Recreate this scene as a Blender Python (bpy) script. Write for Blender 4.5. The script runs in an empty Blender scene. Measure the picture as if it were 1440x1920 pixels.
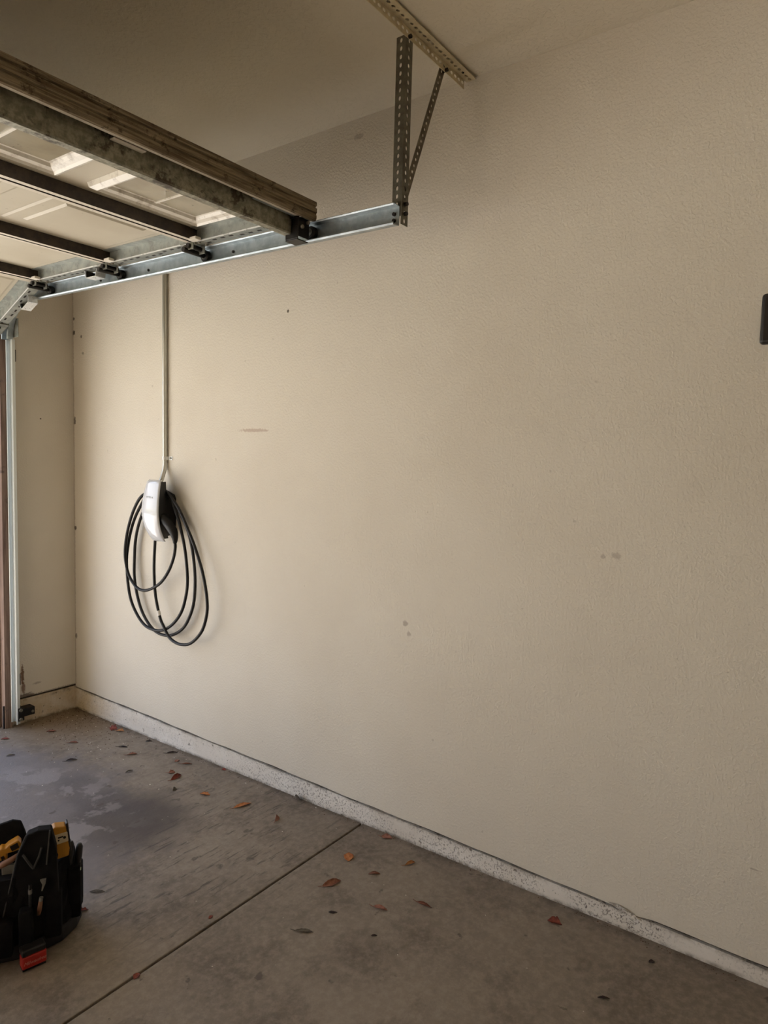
import bpy, bmesh, math, random
from mathutils import Vector, Matrix
random.seed(7)
SC = bpy.context.scene
COL = SC.collection

# ------------------------------------------------------------------ camera
cam = bpy.data.cameras.new('camera')
cam.lens = 23.7755
cam.sensor_fit = 'AUTO'
cam.sensor_width = 36
cam.clip_start = 0.02
cam_o = bpy.data.objects.new('camera', cam)
COL.objects.link(cam_o)
_r = Vector((0.59247364, -0.80514522, 0.02676107))
_u = Vector((0.04571649, 0.06676946, 0.99672054))
_w = Vector((0.80429161, 0.58930723, -0.07636756))
CAMPOS = Vector((-2.00382754, -3.60360563, 1.45))
m = Matrix((( _r.x, _u.x, -_w.x, CAMPOS.x),
            ( _r.y, _u.y, -_w.y, CAMPOS.y),
            ( _r.z, _u.z, -_w.z, CAMPOS.z),
            (0, 0, 0, 1)))
cam_o.matrix_world = m
SC.camera = cam_o

# ------------------------------------------------------------------ world
world = bpy.data.worlds.new('world')
SC.world = world
world.use_nodes = True
wn, wl = world.node_tree.nodes, world.node_tree.links
bg = wn['Background']
tc = wn.new('ShaderNodeTexCoord')
sep = wn.new('ShaderNodeSeparateXYZ')
wl.new(tc.outputs['Generated'], sep.inputs[0])
rmp = wn.new('ShaderNodeValToRGB')
wl.new(sep.outputs['Z'], rmp.inputs[0])
rmp.color_ramp.elements[0].position = 0.0
rmp.color_ramp.elements[0].color = (0.95, 0.93, 0.92, 1)
rmp.color_ramp.elements[1].position = 0.6
rmp.color_ramp.elements[1].color = (0.46, 0.64, 1.0, 1)
wl.new(rmp.outputs[0], bg.inputs['Color'])
bg.inputs['Strength'].default_value = 1.05

# ------------------------------------------------------------------ sun (in front of the house: lights the street and the floor inside the opening)
sun = bpy.data.lights.new('sun', 'SUN')
sun.energy = 12.0
sun.color = (1.0, 0.96, 0.90)
sun.angle = math.radians(0.6)
sun_o = bpy.data.objects.new('sun', sun)
COL.objects.link(sun_o)
sun_o.rotation_euler = Vector((-0.62, -0.90, -0.85)).to_track_quat('-Z', 'Y').to_euler()

# ------------------------------------------------------------------ exposure
SC.view_settings.view_transform = 'Standard'
SC.view_settings.look = 'None'
SC.view_settings.gamma = 1
SC.view_settings.use_curve_mapping = False
SC.view_settings.exposure = 1.58
SC.cycles.max_bounces = 12
SC.cycles.diffuse_bounces = 8
SC.cycles.use_denoising = True
SC.cycles.sample_clamp_indirect = 6.0

# ------------------------------------------------------------------ node helpers
def s2l(c):
    return tuple((v / 12.92 if v <= 0.04045 else ((v + 0.055) / 1.055) ** 2.4) for v in c)

def rgb(r, g, b):
    return s2l((r / 255, g / 255, b / 255)) + (1,)

class N:
    def __init__(self, name, color=(0.5, 0.5, 0.5, 1), rough=0.6, metal=0.0, spec=0.5):
        self.m = bpy.data.materials.new(name)
        self.m.use_nodes = True
        self.t = self.m.node_tree
        self.b = self.t.nodes['Principled BSDF']
        self.b.inputs['Base Color'].default_value = color
        self.b.inputs['Roughness'].default_value = rough
        self.b.inputs['Metallic'].default_value = metal
        self.b.inputs['Specular IOR Level'].default_value = spec
        self._pos = None

    def new(self, t):
        return self.t.nodes.new(t)

    def link(self, a, b):
        self.t.links.new(a, b)

    def pos(self):
        if self._pos is None:
            self._pos = self.new('ShaderNodeNewGeometry').outputs['Position']
        return self._pos

    def obj(self):
        return self.new('ShaderNodeTexCoord').outputs['Object']

    def mapping(self, src, scale=(1, 1, 1), rot=(0, 0, 0), loc=(0, 0, 0)):
        n = self.new('ShaderNodeMapping')
        n.inputs['Scale'].default_value = scale
        n.inputs['Rotation'].default_value = rot
        n.inputs['Location'].default_value = loc
        self.link(src, n.inputs['Vector'])
        return n.outputs[0]

    def noise(self, scale, detail=4, rough=0.55, src=None, dist=0.0):
        n = self.new('ShaderNodeTexNoise')
        n.inputs['Scale'].default_value = scale
        n.inputs['Detail'].default_value = detail
        n.inputs['Roughness'].default_value = rough
        n.inputs['Distortion'].default_value = dist
        self.link(src if src is not None else self.pos(), n.inputs['Vector'])
        return n.outputs['Fac']

    def ramp(self, src, a, b, va=0.0, vb=1.0):
        n = self.new('ShaderNodeMapRange')
        n.interpolation_type = 'SMOOTHSTEP'
        n.inputs['From Min'].default_value = a
        n.inputs['From Max'].default_value = b
        n.inputs['To Min'].default_value = va
        n.inputs['To Max'].default_value = vb
        self.link(src, n.inputs['Value'])
        return n.outputs[0]

    def math(self, op, a, b=None, clamp=False):
        n = self.new('ShaderNodeMath')
        n.operation = op
        n.use_clamp = clamp
        for i, v in enumerate((a, b)):
            if v is None:
                continue
            if isinstance(v, (int, float)):
                n.inputs[i].default_value = v
            else:
                self.link(v, n.inputs[i])
        return n.outputs[0]

    def mix(self, fac, a, b):
        n = self.new('ShaderNodeMix')
        n.data_type = 'RGBA'
        for i, v in ((0, fac), (6, a), (7, b)):
            if isinstance(v, (int, float)):
                n.inputs[i].default_value = v
            elif isinstance(v, tuple):
                n.inputs[i].default_value = v
            else:
                self.link(v, n.inputs[i])
        return n.outputs[2]

    def blob(self, c, r, edge=0.35, amp=0.5, nscale=30):
        """1 inside an uneven spot round the point c with radii r (metres), 0 outside"""
        v = self.new('ShaderNodeVectorMath'); v.operation = 'SUBTRACT'
        self.link(self.pos(), v.inputs[0]); v.inputs[1].default_value = c
        w = self.new('ShaderNodeVectorMath'); w.operation = 'DIVIDE'
        self.link(v.outputs[0], w.inputs[0]); w.inputs[1].default_value = r
        l = self.new('ShaderNodeVectorMath'); l.operation = 'LENGTH'
        self.link(w.outputs[0], l.inputs[0])
        d = self.math('ADD', l.outputs['Value'], self.math('MULTIPLY', self.math('SUBTRACT', self.noise(nscale, 5, 0.65), 0.5), amp * 2))
        return self.ramp(d, 1 + edge, 1 - edge, 0, 1)

    def color(self, c):
        self.link(c, self.b.inputs['Base Color'])
        return self

    def rough(self, c):
        self.link(c, self.b.inputs['Roughness'])
        return self

    def bump(self, h, strength=0.5, dist=0.002):
        n = self.new('ShaderNodeBump')
        n.inputs['Strength'].default_value = strength
        n.inputs['Distance'].default_value = dist
        self.link(h, n.inputs['Height'])
        self.link(n.outputs[0], self.b.inputs['Normal'])
        return self

# ------------------------------------------------------------------ materials
WALLC = rgb(212, 204, 189)

def mat_wall(name, spots=(), tex=1.0):
    k = N(name, WALLC, 0.75, 0, 0.3)
    col = k.mix(k.ramp(k.noise(1.3, 4), 0.35, 0.7), rgb(213, 206, 192), rgb(207, 199, 184))
    for (c, r, amt, cc) in spots:
        f = k.math('MULTIPLY', k.blob(c, r, 0.3, 1.1, 90), amt)
        col = k.mix(f, col, cc)
    # sparse dark pin specks
    sp = k.math('MULTIPLY', k.ramp(k.noise(38, 2, 0.4), 0.765, 0.79), 0.25)
    col = k.mix(sp, col, rgb(120, 105, 90))
    k.color(col)
    h = k.math('ADD', k.ramp(k.noise(120, 2, 0.5), 0.40, 0.64), k.math('MULTIPLY', k.noise(300, 2), 0.35))
    k.bump(h, 0.40 * tex, 0.0013)
    return k.m

DK = rgb(96, 72, 60)
BK = rgb(60, 50, 42)
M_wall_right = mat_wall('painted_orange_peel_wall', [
    ((0, -1.434, 1.562), (0.2, 0.085, 0.007), 0.5, rgb(150, 118, 100)),
    ((0, -2.988, 1.187), (0.2, 0.016, 0.009), 0.3, DK),
    ((0, -2.950, 1.181), (0.2, 0.008, 0.006), 0.3, DK),
    ((0, -2.245, 0.86), (0.2, 0.011, 0.010), 0.4, DK),
    ((0, -2.262, 0.825), (0.2, 0.010, 0.007), 0.35, DK),
    ((0, -1.628, 2.04), (0.2, 0.006, 0.006), 0.9, BK),
    ((0, -1.975, 2.632), (0.2, 0.02, 0.010), 0.35, DK),
    ((0, -0.012, 2.095), (0.3, 0.014, 0.012), 0.9, BK),
    ((0, -0.012, 2.17), (0.3, 0.010, 0.008), 0.8, BK),
    ((0, -0.012, 1.03), (0.3, 0.012, 0.011), 0.9, BK),
    ((0, -0.014, 1.62), (0.3, 0.010, 0.02), 0.8, BK),
    ((0, -0.085, 2.07), (0.3, 0.008, 0.008), 0.7, BK),
    ((0, -0.10, 1.98), (0.3, 0.010, 0.007), 0.5, BK),
    ((0, -0.012, 0.42), (0.3, 0.010, 0.014), 0.7, BK),
    ((0, -3.40, 0.382), (0.2, 0.012, 0.002), 0.35, DK),
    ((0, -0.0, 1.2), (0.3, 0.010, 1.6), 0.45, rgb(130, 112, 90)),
])
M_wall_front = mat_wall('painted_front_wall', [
    ((-0.293, 0, 0.26), (0.008, 0.2, 0.05), 0.9, rgb(110, 75, 50)),
    ((-0.289, 0, 0.19), (0.010, 0.2, 0.03), 0.8, rgb(120, 85, 60)),
    ((-0.28, 0, 0.142), (0.05, 0.2, 0.016), 0.8, rgb(90, 70, 55)),
    ((-0.215, 0, 0.20), (0.02, 0.2, 0.006), 0.4, DK),
    ((-0.18, 0, 1.62), (0.004, 0.2, 0.004), 0.9, BK),
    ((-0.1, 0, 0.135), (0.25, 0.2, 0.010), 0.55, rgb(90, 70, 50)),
], 0.5)

def mat_ceiling():
    k = N('ceiling_paint', WALLC, 0.8, 0, 0.25)
    col = k.mix(k.ramp(k.noise(1.1, 3), 0.35, 0.7), rgb(212, 204, 186), rgb(206, 196, 176))
    k.color(col)
    k.bump(k.ramp(k.noise(70, 2), 0.42, 0.62), 0.4, 0.002)
    return k.m
M_ceiling = mat_ceiling()

def mat_curb():
    k = N('painted_concrete_curb', rgb(222, 216, 206), 0.8, 0, 0.3)
    # yellow-brown dirt near the garage corner, pits everywhere
    sx = k.new('ShaderNodeSeparateXYZ'); k.link(k.pos(), sx.inputs[0])
    near = k.ramp(sx.outputs['Y'], -0.55, -0.02, 0, 1)
    col = k.mix(k.ramp(k.noise(3, 5), 0.35, 0.65), rgb(226, 221, 213), rgb(214, 207, 196))
    col = k.mix(k.math('MULTIPLY', near, k.ramp(k.noise(9, 5), 0.3, 0.6, 0.25, 0.7)), col, rgb(196, 172, 128))
    rough_patch = k.math('MULTIPLY', k.ramp(k.noise(2.2, 4, 0.6), 0.36, 0.54), k.ramp(sx.outputs['Y'], -1.0, -2.0, 0.4, 1.0))
    pits = k.ramp(k.noise(150, 3, 0.65), 0.54, 0.62)
    pits2 = k.ramp(k.noise(40, 3, 0.6), 0.65, 0.70)
    pf = k.math('MAXIMUM', k.math('MULTIPLY', pits, k.math('MULTIPLY', rough_patch, 0.62)), k.math('MULTIPLY', pits2, 0.75))
    col = k.mix(pf, col, rgb(96, 84, 72))
    # patchy dark band just under the drywall edge, grime along the floor
    top = k.math('MULTIPLY', k.ramp(sx.outputs['Z'], 0.102, 0.122, 0, 1), k.ramp(k.noise(14, 5, 0.7), 0.42, 0.62, 0.05, 0.7))
    col = k.mix(top, col, rgb(110, 96, 80))
    sl = k.math('ADD', sx.outputs['Z'], k.math('MULTIPLY', sx.outputs['Y'], 0.0203))
    bot = k.math('MULTIPLY', k.ramp(sl, 0.016, 0.0, 0, 1), k.ramp(k.noise(18, 5, 0.7), 0.35, 0.65, 0.1, 0.85))
    col = k.mix(bot, col, rgb(92, 80, 66))
    k.color(col)
    hh = k.math('ADD', k.math('MULTIPLY', k.noise(60, 5, 0.7), 1.0), k.math('MULTIPLY', pf, -1.2))
    k.bump(hh, 0.7, 0.004)
    return k.m
M_curb = mat_curb()

def mat_floor():
    k = N('stained_concrete', rgb(120, 110, 98), 0.6, 0, 0.45)
    sx = k.new('ShaderNodeSeparateXYZ'); k.link(k.pos(), sx.inputs[0])
    base = k.mix(k.ramp(k.noise(1.6, 6, 0.6), 0.3, 0.7), rgb(134, 122, 108), rgb(112, 101, 88))
    base = k.mix(k.math('MULTIPLY', k.ramp(k.noise(6.5, 6, 0.68), 0.47, 0.66), 0.6), base, rgb(90, 79, 68))
    base = k.mix(k.math('MULTIPLY', k.ramp(k.noise(45, 4, 0.7), 0.35, 0.75), 0.42), base, rgb(165, 153, 138))
    # brushed streaks
    st = k.noise(1, 5, 0.65, k.mapping(k.pos(), (9, 60, 1), (0, 0, 0.5)))
    sm = k.math('MULTIPLY', k.ramp(st, 0.54, 0.66), k.blob((-0.45, -1.62, 0.03), (0.62, 0.48, 1), 0.5, 0.4, 5))
    base = k.mix(k.math('MULTIPLY', sm, 0.75), base, rgb(66, 57, 51))
    # grey patch near the opening: floor stain with bluish sky sheen painted in
    p1 = k.blob((-0.95, -0.85, 0), (0.62, 0.80, 5), 0.12, 0.45, 3.0)
    base = k.mix(k.math('MULTIPLY', p1, 0.75), base, rgb(112, 106, 106))
    p2 = k.blob((-0.52, -1.33, 0), (0.20, 0.24, 5), 0.55, 0.4, 6)
    base = k.mix(k.math('MULTIPLY', p2, 0.85), base, rgb(74, 66, 63))
    p5 = k.blob((-0.50, -1.05, 0), (0.10, 0.30, 5), 0.3, 0.5, 8)
    base = k.mix(k.math('MULTIPLY', p5, 0.5), base, rgb(86, 80, 80))
    # pale flaked patches
    flk = k.math('MULTIPLY', k.ramp(k.noise(4.5, 6, 0.62), 0.53, 0.57), k.blob((-0.72, -0.95, 0), (0.32, 0.45, 5), 0.3, 0.3, 4))
    base = k.mix(k.math('MULTIPLY', flk, 0.5), base, rgb(150, 143, 140))
    # dust and dirt in the corner
    p3 = k.blob((-0.08, -0.12, 0), (0.34, 0.30, 5), 0.6, 0.4, 12)
    base = k.mix(k.math('MULTIPLY', p3, 0.65), base, rgb(118, 96, 68))
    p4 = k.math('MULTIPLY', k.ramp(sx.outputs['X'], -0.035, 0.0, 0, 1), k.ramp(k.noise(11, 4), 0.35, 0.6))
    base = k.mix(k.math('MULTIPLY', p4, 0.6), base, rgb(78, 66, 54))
    # small dark spots
    sp = k.math('MULTIPLY', k.ramp(k.noise(17, 4, 0.5), 0.68, 0.72), 0.65)
    base = k.mix(sp, base, rgb(74, 63, 54))
    k.color(base)
    k.rough(k.ramp(k.noise(5, 5, 0.6), 0.3, 0.7, 0.45, 0.70))
    k.bump(k.math('ADD', k.noise(120, 4, 0.7), k.math('MULTIPLY', k.noise(14, 4, 0.6), 1.5)), 0.3, 0.003)
    return k.m
M_floor = mat_floor()
M_joint = N('joint_dirt', rgb(48, 38, 30), 0.95).m

def mat_galv(name, c1, c2, rough=0.36, dirt=0.0, metal=0.55, scale=28):
    k = N(name, c1, rough, metal)
    col = k.mix(k.ramp(k.noise(scale, 4, 0.6), 0.35, 0.65), c1, c2)
    if dirt:
        col = k.mix(k.math('MULTIPLY', k.ramp(k.noise(18, 6, 0.7), 0.5, 0.62), dirt), col, rgb(60, 48, 38))
    k.color(col)
    k.rough(k.ramp(k.noise(22, 3), 0.3, 0.7, rough - 0.06, rough + 0.12))
    return k.m
M_galv = mat_galv('galvanised_track_steel', rgb(176, 184, 187), rgb(156, 166, 170), 0.4, 0.15, 0.6)
M_galv_bright = mat_galv('bright_galvanised_edge', rgb(232, 234, 232), rgb(222, 224, 223), 0.30, 0, 0.3)
M_upright = N('upright_track_steel', rgb(206, 212, 212), 0.38, 0.45).m
M_galv_dull = mat_galv('dull_galvanised_steel', rgb(150, 150, 140), rgb(126, 127, 118), 0.48, 0.25)
M_stile = mat_galv('door_stile_galvanised', rgb(168, 170, 162), rgb(150, 154, 148), 0.45, 0.25, 0.55)
M_truss = mat_galv('mottled_dirty_galvanised_truss', rgb(160, 156, 138), rgb(124, 122, 106), 0.5, 0.85, 0.45, 70)
M_emt = N('conduit_steel', rgb(214, 214, 206), 0.27, 0.6).m
M_blacksteel = N('black_greasy_steel', rgb(34, 31, 29), 0.42, 0.5).m
M_blackroller = N('black_nylon_roller', rgb(30, 28, 27), 0.5).m
M_bolt = mat_galv('zinc_bolt', rgb(150, 145, 132), rgb(120, 116, 104), 0.4)
M_darkbolt = N('dark_bolt_head', rgb(42, 36, 32), 0.5, 0.5).m

def mat_doorpaint():
    k = N('door_inner_paint', rgb(208, 200, 182), 0.5, 0, 0.4)
    col = k.mix(k.ramp(k.noise(2.5, 4), 0.35, 0.7), rgb(190, 182, 163), rgb(178, 169, 149))
    col = k.mix(k.math('MULTIPLY', k.ramp(k.noise(55, 3), 0.7, 0.75), 0.5), col, rgb(120, 105, 85))
    k.color(col)
    k.bump(k.noise(140, 2), 0.12, 0.001)
    return k.m
M_door = mat_doorpaint()

def mat_rail():
    k = N('door_rail_steel', rgb(196, 188, 172), 0.5, 0, 0.4)
    g = k.new('ShaderNodeNewGeometry')
    sy = k.new('ShaderNodeSeparateXYZ'); k.link(g.outputs['Normal'], sy.inputs[0])
    side = k.ramp(sy.outputs['Z'], -0.6, -0.2, 0, 1)  # side faces painted near black for shade; only undersides stay pale
    d = k.mix(k.ramp(k.noise(30, 5, 0.7), 0.4, 0.65), rgb(62, 51, 41), rgb(38, 31, 25))
    lit_col = k.mix(k.math('MULTIPLY', k.ramp(k.noise(50, 4, 0.7), 0.62, 0.7), 0.5), rgb(204, 196, 178), rgb(120, 104, 84))
    k.color(k.mix(side, lit_col, d))
    return k.m
M_rail = mat_rail()

def mat_dusty():
    k = N('dusty_brown_door_edge', rgb(110, 90, 70), 0.9, 0, 0.2)
    v = k.mapping(k.pos(), (6, 60, 130))
    a = k.noise(1, 6, 0.7, v)
    col = k.mix(k.ramp(a, 0.35, 0.65), rgb(152, 138, 114), rgb(98, 84, 66))
    col = k.mix(k.math('MULTIPLY', k.ramp(k.noise(26, 6, 0.75), 0.55, 0.66), 0.8), col, rgb(54, 44, 34))
    k.color(col)
    k.bump(k.math('ADD', a, k.noise(90, 4)), 0.6, 0.003)
    return k.m
M_dusty = mat_dusty()
M_vinyl = mat_galv('white_vinyl_lip', rgb(226, 220, 206), rgb(214, 207, 192), 0.5, 0.12, 0.0)

def mat_winframe():
    k = N('window_insert_plastic', rgb(214, 210, 196), 0.4)
    col = k.mix(k.math('MULTIPLY', k.ramp(k.noise(24, 6, 0.7), 0.5, 0.68), 0.55), rgb(222, 217, 205), rgb(120, 100, 72))
    k.color(col)
    return k.m
M_winframe = mat_winframe()

def mat_dirtyglass():
    k = N('dusty_window_glass', rgb(176, 166, 140), 0.25, 0, 0.6)
    col = k.mix(k.ramp(k.noise(7, 5), 0.35, 0.7), rgb(184, 174, 148), rgb(158, 146, 120))
    col = k.mix(k.math('MULTIPLY', k.ramp(k.noise(22, 5, 0.7), 0.62, 0.7), 0.5), col, rgb(90, 76, 54))
    k.color(col)
    k.b.inputs['Transmission Weight'].default_value = 0.35
    k.b.inputs['Coat Weight'].default_value = 0.5
    return k.m
M_pane = mat_dirtyglass()

def mat_jamb():
    k = N('brown_painted_jamb', rgb(128, 100, 84), 0.7)
    a = k.noise(1, 6, 0.7, k.mapping(k.pos(), (60, 60, 3)))
    col = k.mix(k.ramp(a, 0.35, 0.68), rgb(140, 116, 100), rgb(98, 76, 64))
    col = k.mix(k.math('MULTIPLY', k.ramp(k.noise(16, 5, 0.7), 0.58, 0.7), 0.7), col, rgb(50, 40, 36))
    k.color(col)
    k.bump(a, 0.5, 0.002)
    return k.m
M_jamb = mat_jamb()
M_seal = N('black_weather_seal', rgb(44, 38, 38), 0.7).m
M_charger_white = N('white_glossy_faceplate', rgb(212, 215, 220), 0.12, 0, 0.6).m
M_charger_white.node_tree.nodes['Principled BSDF'].inputs['Coat Weight'].default_value = 0.6
M_charger_black = N('black_charger_body', rgb(22, 22, 23), 0.45).m
M_cable = N('black_rubber_cable', rgb(21, 20, 20), 0.5, 0, 0.35).m
M_lettering = N('grey_lettering', rgb(170, 172, 172), 0.4).m
M_tag = N('white_tag', rgb(220, 216, 208), 0.5).m
M_box = N('black_plastic_box', rgb(34, 32, 31), 0.38).m
M_boxtrim = N('black_plastic_trim', rgb(26, 22, 21), 0.3).m

def mat_fabric(name, c, c2):
    k = N(name, c, 0.9, 0, 0.15)
    k.color(k.mix(k.ramp(k.noise(30, 4), 0.35, 0.7), c, c2))
    k.bump(k.noise(420, 2), 0.5, 0.001)
    return k.m
M_fabric = mat_fabric('black_ballistic_fabric', rgb(26, 25, 26), rgb(18, 17, 18))
M_web = mat_fabric('black_webbing', rgb(36, 35, 36), rgb(26, 25, 26))
M_piping = mat_fabric('grey_edge_binding', rgb(74, 74, 74), rgb(56, 56, 56))
M_rubber = N('black_rubber_base', rgb(24, 24, 25), 0.6).m
M_yellow = N('yellow_tool_plastic', rgb(176, 122, 30), 0.45).m
M_cream = N('cream_plastic', rgb(204, 190, 160), 0.5).m
M_red = N('red_tool_plastic', rgb(165, 34, 28), 0.42).m
M_orange = N('orange_tool_plastic', rgb(196, 84, 30), 0.45).m
M_grey = N('grey_tool_plastic', rgb(110, 108, 104), 0.5).m
M_steel = N('tool_steel', rgb(170, 170, 170), 0.3, 0.9).m
M_wood = N('wooden_tool_handle', rgb(118, 82, 60), 0.6).m
M_blacktool = N('black_tool_rubber', rgb(24, 23, 23), 0.5).m
M_whitetxt = N('pale_red_lettering', rgb(190, 120, 112), 0.5).m
M_green = N('pale_green_plastic', rgb(176, 190, 160), 0.5).m

def mat_leaf(name, c1, c2):
    k = N(name, c1, 0.65, 0, 0.3)
    o = k.obj()
    a = k.noise(60, 4, 0.6, o)
    col = k.mix(k.ramp(a, 0.35, 0.65), c1, c2)
    k.color(col)
    k.bump(a, 0.3, 0.001)
    return k.m
ML = {
    'orange': mat_leaf('orange_dry_leaf', rgb(186, 124, 72), rgb(150, 86, 46)),
    'tan': mat_leaf('tan_dry_leaf', rgb(176, 128, 84), rgb(140, 92, 58)),
    'brown': mat_leaf('brown_dry_leaf', rgb(128, 80, 60), rgb(92, 54, 40)),
    'red': mat_leaf('red_brown_dry_leaf', rgb(134, 66, 50), rgb(92, 44, 34)),
    'pink': mat_leaf('pale_brown_dry_leaf', rgb(156, 110, 92), rgb(116, 74, 60)),
    'dark': mat_leaf('dark_rotten_leaf', rgb(58, 44, 40), rgb(36, 28, 26)),
    'grey': mat_leaf('grey_brown_dry_leaf', rgb(104, 96, 82), rgb(76, 66, 56)),
}

# ------------------------------------------------------------------ mesh helpers
def build(name, bm, mat, parent=None, smooth=False, loc=None, rot=None, bevel=0.0, seg=2):
    me = bpy.data.meshes.new(name)
    bmesh.ops.recalc_face_normals(bm, faces=bm.faces)
    bm.to_mesh(me)
    bm.free()
    if smooth:
        for p in me.polygons:
            p.use_smooth = True
    mats = mat if isinstance(mat, (list, tuple)) else [mat]
    for mm in mats:
        me.materials.append(mm)
    o = bpy.data.objects.new(name, me)
    COL.objects.link(o)
    if parent is not None:
        o.parent = parent
    if loc is not None:
        o.location = loc
    if rot is not None:
        o.rotation_euler = rot
    if bevel:
        md = o.modifiers.new('bevel', 'BEVEL')
        md.width = bevel
        md.segments = seg
        md.limit_method = 'ANGLE'
        md.angle_limit = math.radians(35)
    return o

def empty(name, loc=(0, 0, 0), rot=(0, 0, 0), parent=None):
    o = bpy.data.objects.new(name, None)
    COL.objects.link(o)
    o.location = loc
    o.rotation_euler = rot
    o.empty_display_size = 0.05
    if parent is not None:
        o.parent = parent
    return o

def tag(o, label=None, cat=None, group=None, kind=None):
    if label: o['label'] = label
    if cat: o['category'] = cat
    if group: o['group'] = group
    if kind: o['kind'] = kind
    return o

def BM():
    return bmesh.new()

def box(bm, lo, hi, mi=0):
    x0, y0, z0 = lo; x1, y1, z1 = hi
    v = [bm.verts.new(p) for p in ((x0, y0, z0), (x1, y0, z0), (x1, y1, z0), (x0, y1, z0),
                                   (x0, y0, z1), (x1, y0, z1), (x1, y1, z1), (x0, y1, z1))]
    for f in ((0, 3, 2, 1), (4, 5, 6, 7), (0, 1, 5, 4), (1, 2, 6, 5), (2, 3, 7, 6), (3, 0, 4, 7)):
        bm.faces.new([v[i] for i in f]).material_index = mi
    return bm

def boxobj(name, lo, hi, mat, parent=None, bevel=0.0, kind=None, **kw):
    o = build(name, box(BM(), lo, hi), mat, parent, bevel=bevel, **kw)
    if kind: o['kind'] = kind
    return o

def frame_of(d):
    d = d.normalized()
    a = Vector((0, 0, 1)) if abs(d.z) < 0.9 else Vector((1, 0, 0))
    x = d.cross(a).normalized()
    return x, d.cross(x).normalized()

def tube(bm, pts, r, n=10, cap=True, mi=0):
    pts = [Vector(p) for p in pts]
    rs = r if isinstance(r, (list, tuple)) else [r] * len(pts)
    prev = None
    rings = []
    for i, p in enumerate(pts):
        if i == 0: d = pts[1] - p
        elif i == len(pts) - 1: d = p - pts[i - 1]
        else: d = (pts[i + 1] - pts[i - 1])
        d.normalize()
        if prev is None:
            x, y = frame_of(d)
        else:
            x = (prev - d * prev.dot(d)).normalized()
            y = d.cross(x)
        prev = x
        rings.append([bm.verts.new(p + (x * math.cos(2 * math.pi * k / n) + y * math.sin(2 * math.pi * k / n)) * rs[i]) for k in range(n)])
    for a, b in zip(rings, rings[1:]):
        for k in range(n):
            bm.faces.new((a[k], a[(k + 1) % n], b[(k + 1) % n], b[k])).material_index = mi
    if cap:
        bm.faces.new(rings[0][::-1]).material_index = mi
        bm.faces.new(rings[-1]).material_index = mi
    return bm

def bolts(name, lst, mat, parent, off=(0, 0, 0), n=8):
    """each bolt head its own object: (p0, p1, radius)"""
    off = Vector(off)
    for p0, p1, r in lst:
        p0, p1 = Vector(p0) - off, Vector(p1) - off
        b = BM(); tube(b, [(0, 0, 0), p1 - p0], r, n)
        build(name, b, mat, parent, loc=p0)

def catmull(pts, n=8):
    P = [Vector(p) for p in pts]
    P = [P[0] * 2 - P[1]] + P + [P[-1] * 2 - P[-2]]
    out = []
    for i in range(1, len(P) - 2):
        p0, p1, p2, p3 = P[i - 1:i + 3]
        for k in range(n):
            t = k / n
            out.append(0.5 * ((2 * p1) + (p2 - p0) * t + (2 * p0 - 5 * p1 + 4 * p2 - p3) * t * t + (-p0 + 3 * p1 - 3 * p2 + p3) * t ** 3))
    out.append(P[-2])
    return out

def prism(bm, poly, axis, a, b, mi=0):
    """extrude a 2D polygon along axis (0=x,1=y,2=z) from a to b; poly gives the other two coords in order"""
    def mk(t):
        vs = []
        for (p, q) in poly:
            c = [p, q]; c.insert(axis, t)
            vs.append(bm.verts.new(c))
        return vs
    A, B = mk(a), mk(b)
    n = len(poly)
    bm.faces.new(A[::-1]).material_index = mi
    bm.faces.new(B).material_index = mi
    for k in range(n):
        bm.faces.new((A[k], A[(k + 1) % n], B[(k + 1) % n], B[k])).material_index = mi
    return bm

def place(bm, start, mat4):
    bmesh.ops.transform(bm, matrix=mat4, verts=list(bm.verts)[start:])

# ================================================================== LARGE STRUCTURE
S = 0.0203          # the slab falls towards the door
H = 2.695
HB = 0.127          # lower edge of the drywall
def fz(y): return -S * y
XL, YB = -5.95, -6.4

# floor: sub-base with two cast slabs and a tooled joint between them
def slanted_box(bm, x0, x1, y0, y1, th, dz=0.0):
    v = []
    for (x, y) in ((x0, y0), (x1, y0), (x1, y1), (x0, y1)):
        v.append((x, y, fz(y) - th + dz))
    for (x, y) in ((x0, y0), (x1, y0), (x1, y1), (x0, y1)):
        v.append((x, y, fz(y) + dz))
    v = [bm.verts.new(p) for p in v]
    for f in ((0, 3, 2, 1), (4, 5, 6, 7), (0, 1, 5, 4), (1, 2, 6, 5), (2, 3, 7, 6), (3, 0, 4, 7)):
        bm.faces.new([v[i] for i in f])
    return bm
floor = build('floor', slanted_box(BM(), XL - 0.1, 0.1, YB - 0.1, 0.14, 0.1, -0.012), M_joint)
floor['kind'] = 'structure'
build('concrete_slab', slanted_box(BM(), XL, 0.02, -2.0635, 0.13, 0.011), M_floor, floor, bevel=0.003)
build('concrete_slab', slanted_box(BM(), XL, 0.02, -4.35, -2.0715, 0.011), M_floor, floor, bevel=0.003)
build('concrete_slab', slanted_box(BM(), XL, 0.02, YB, -4.358, 0.011), M_floor, floor, bevel=0.003)

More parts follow.
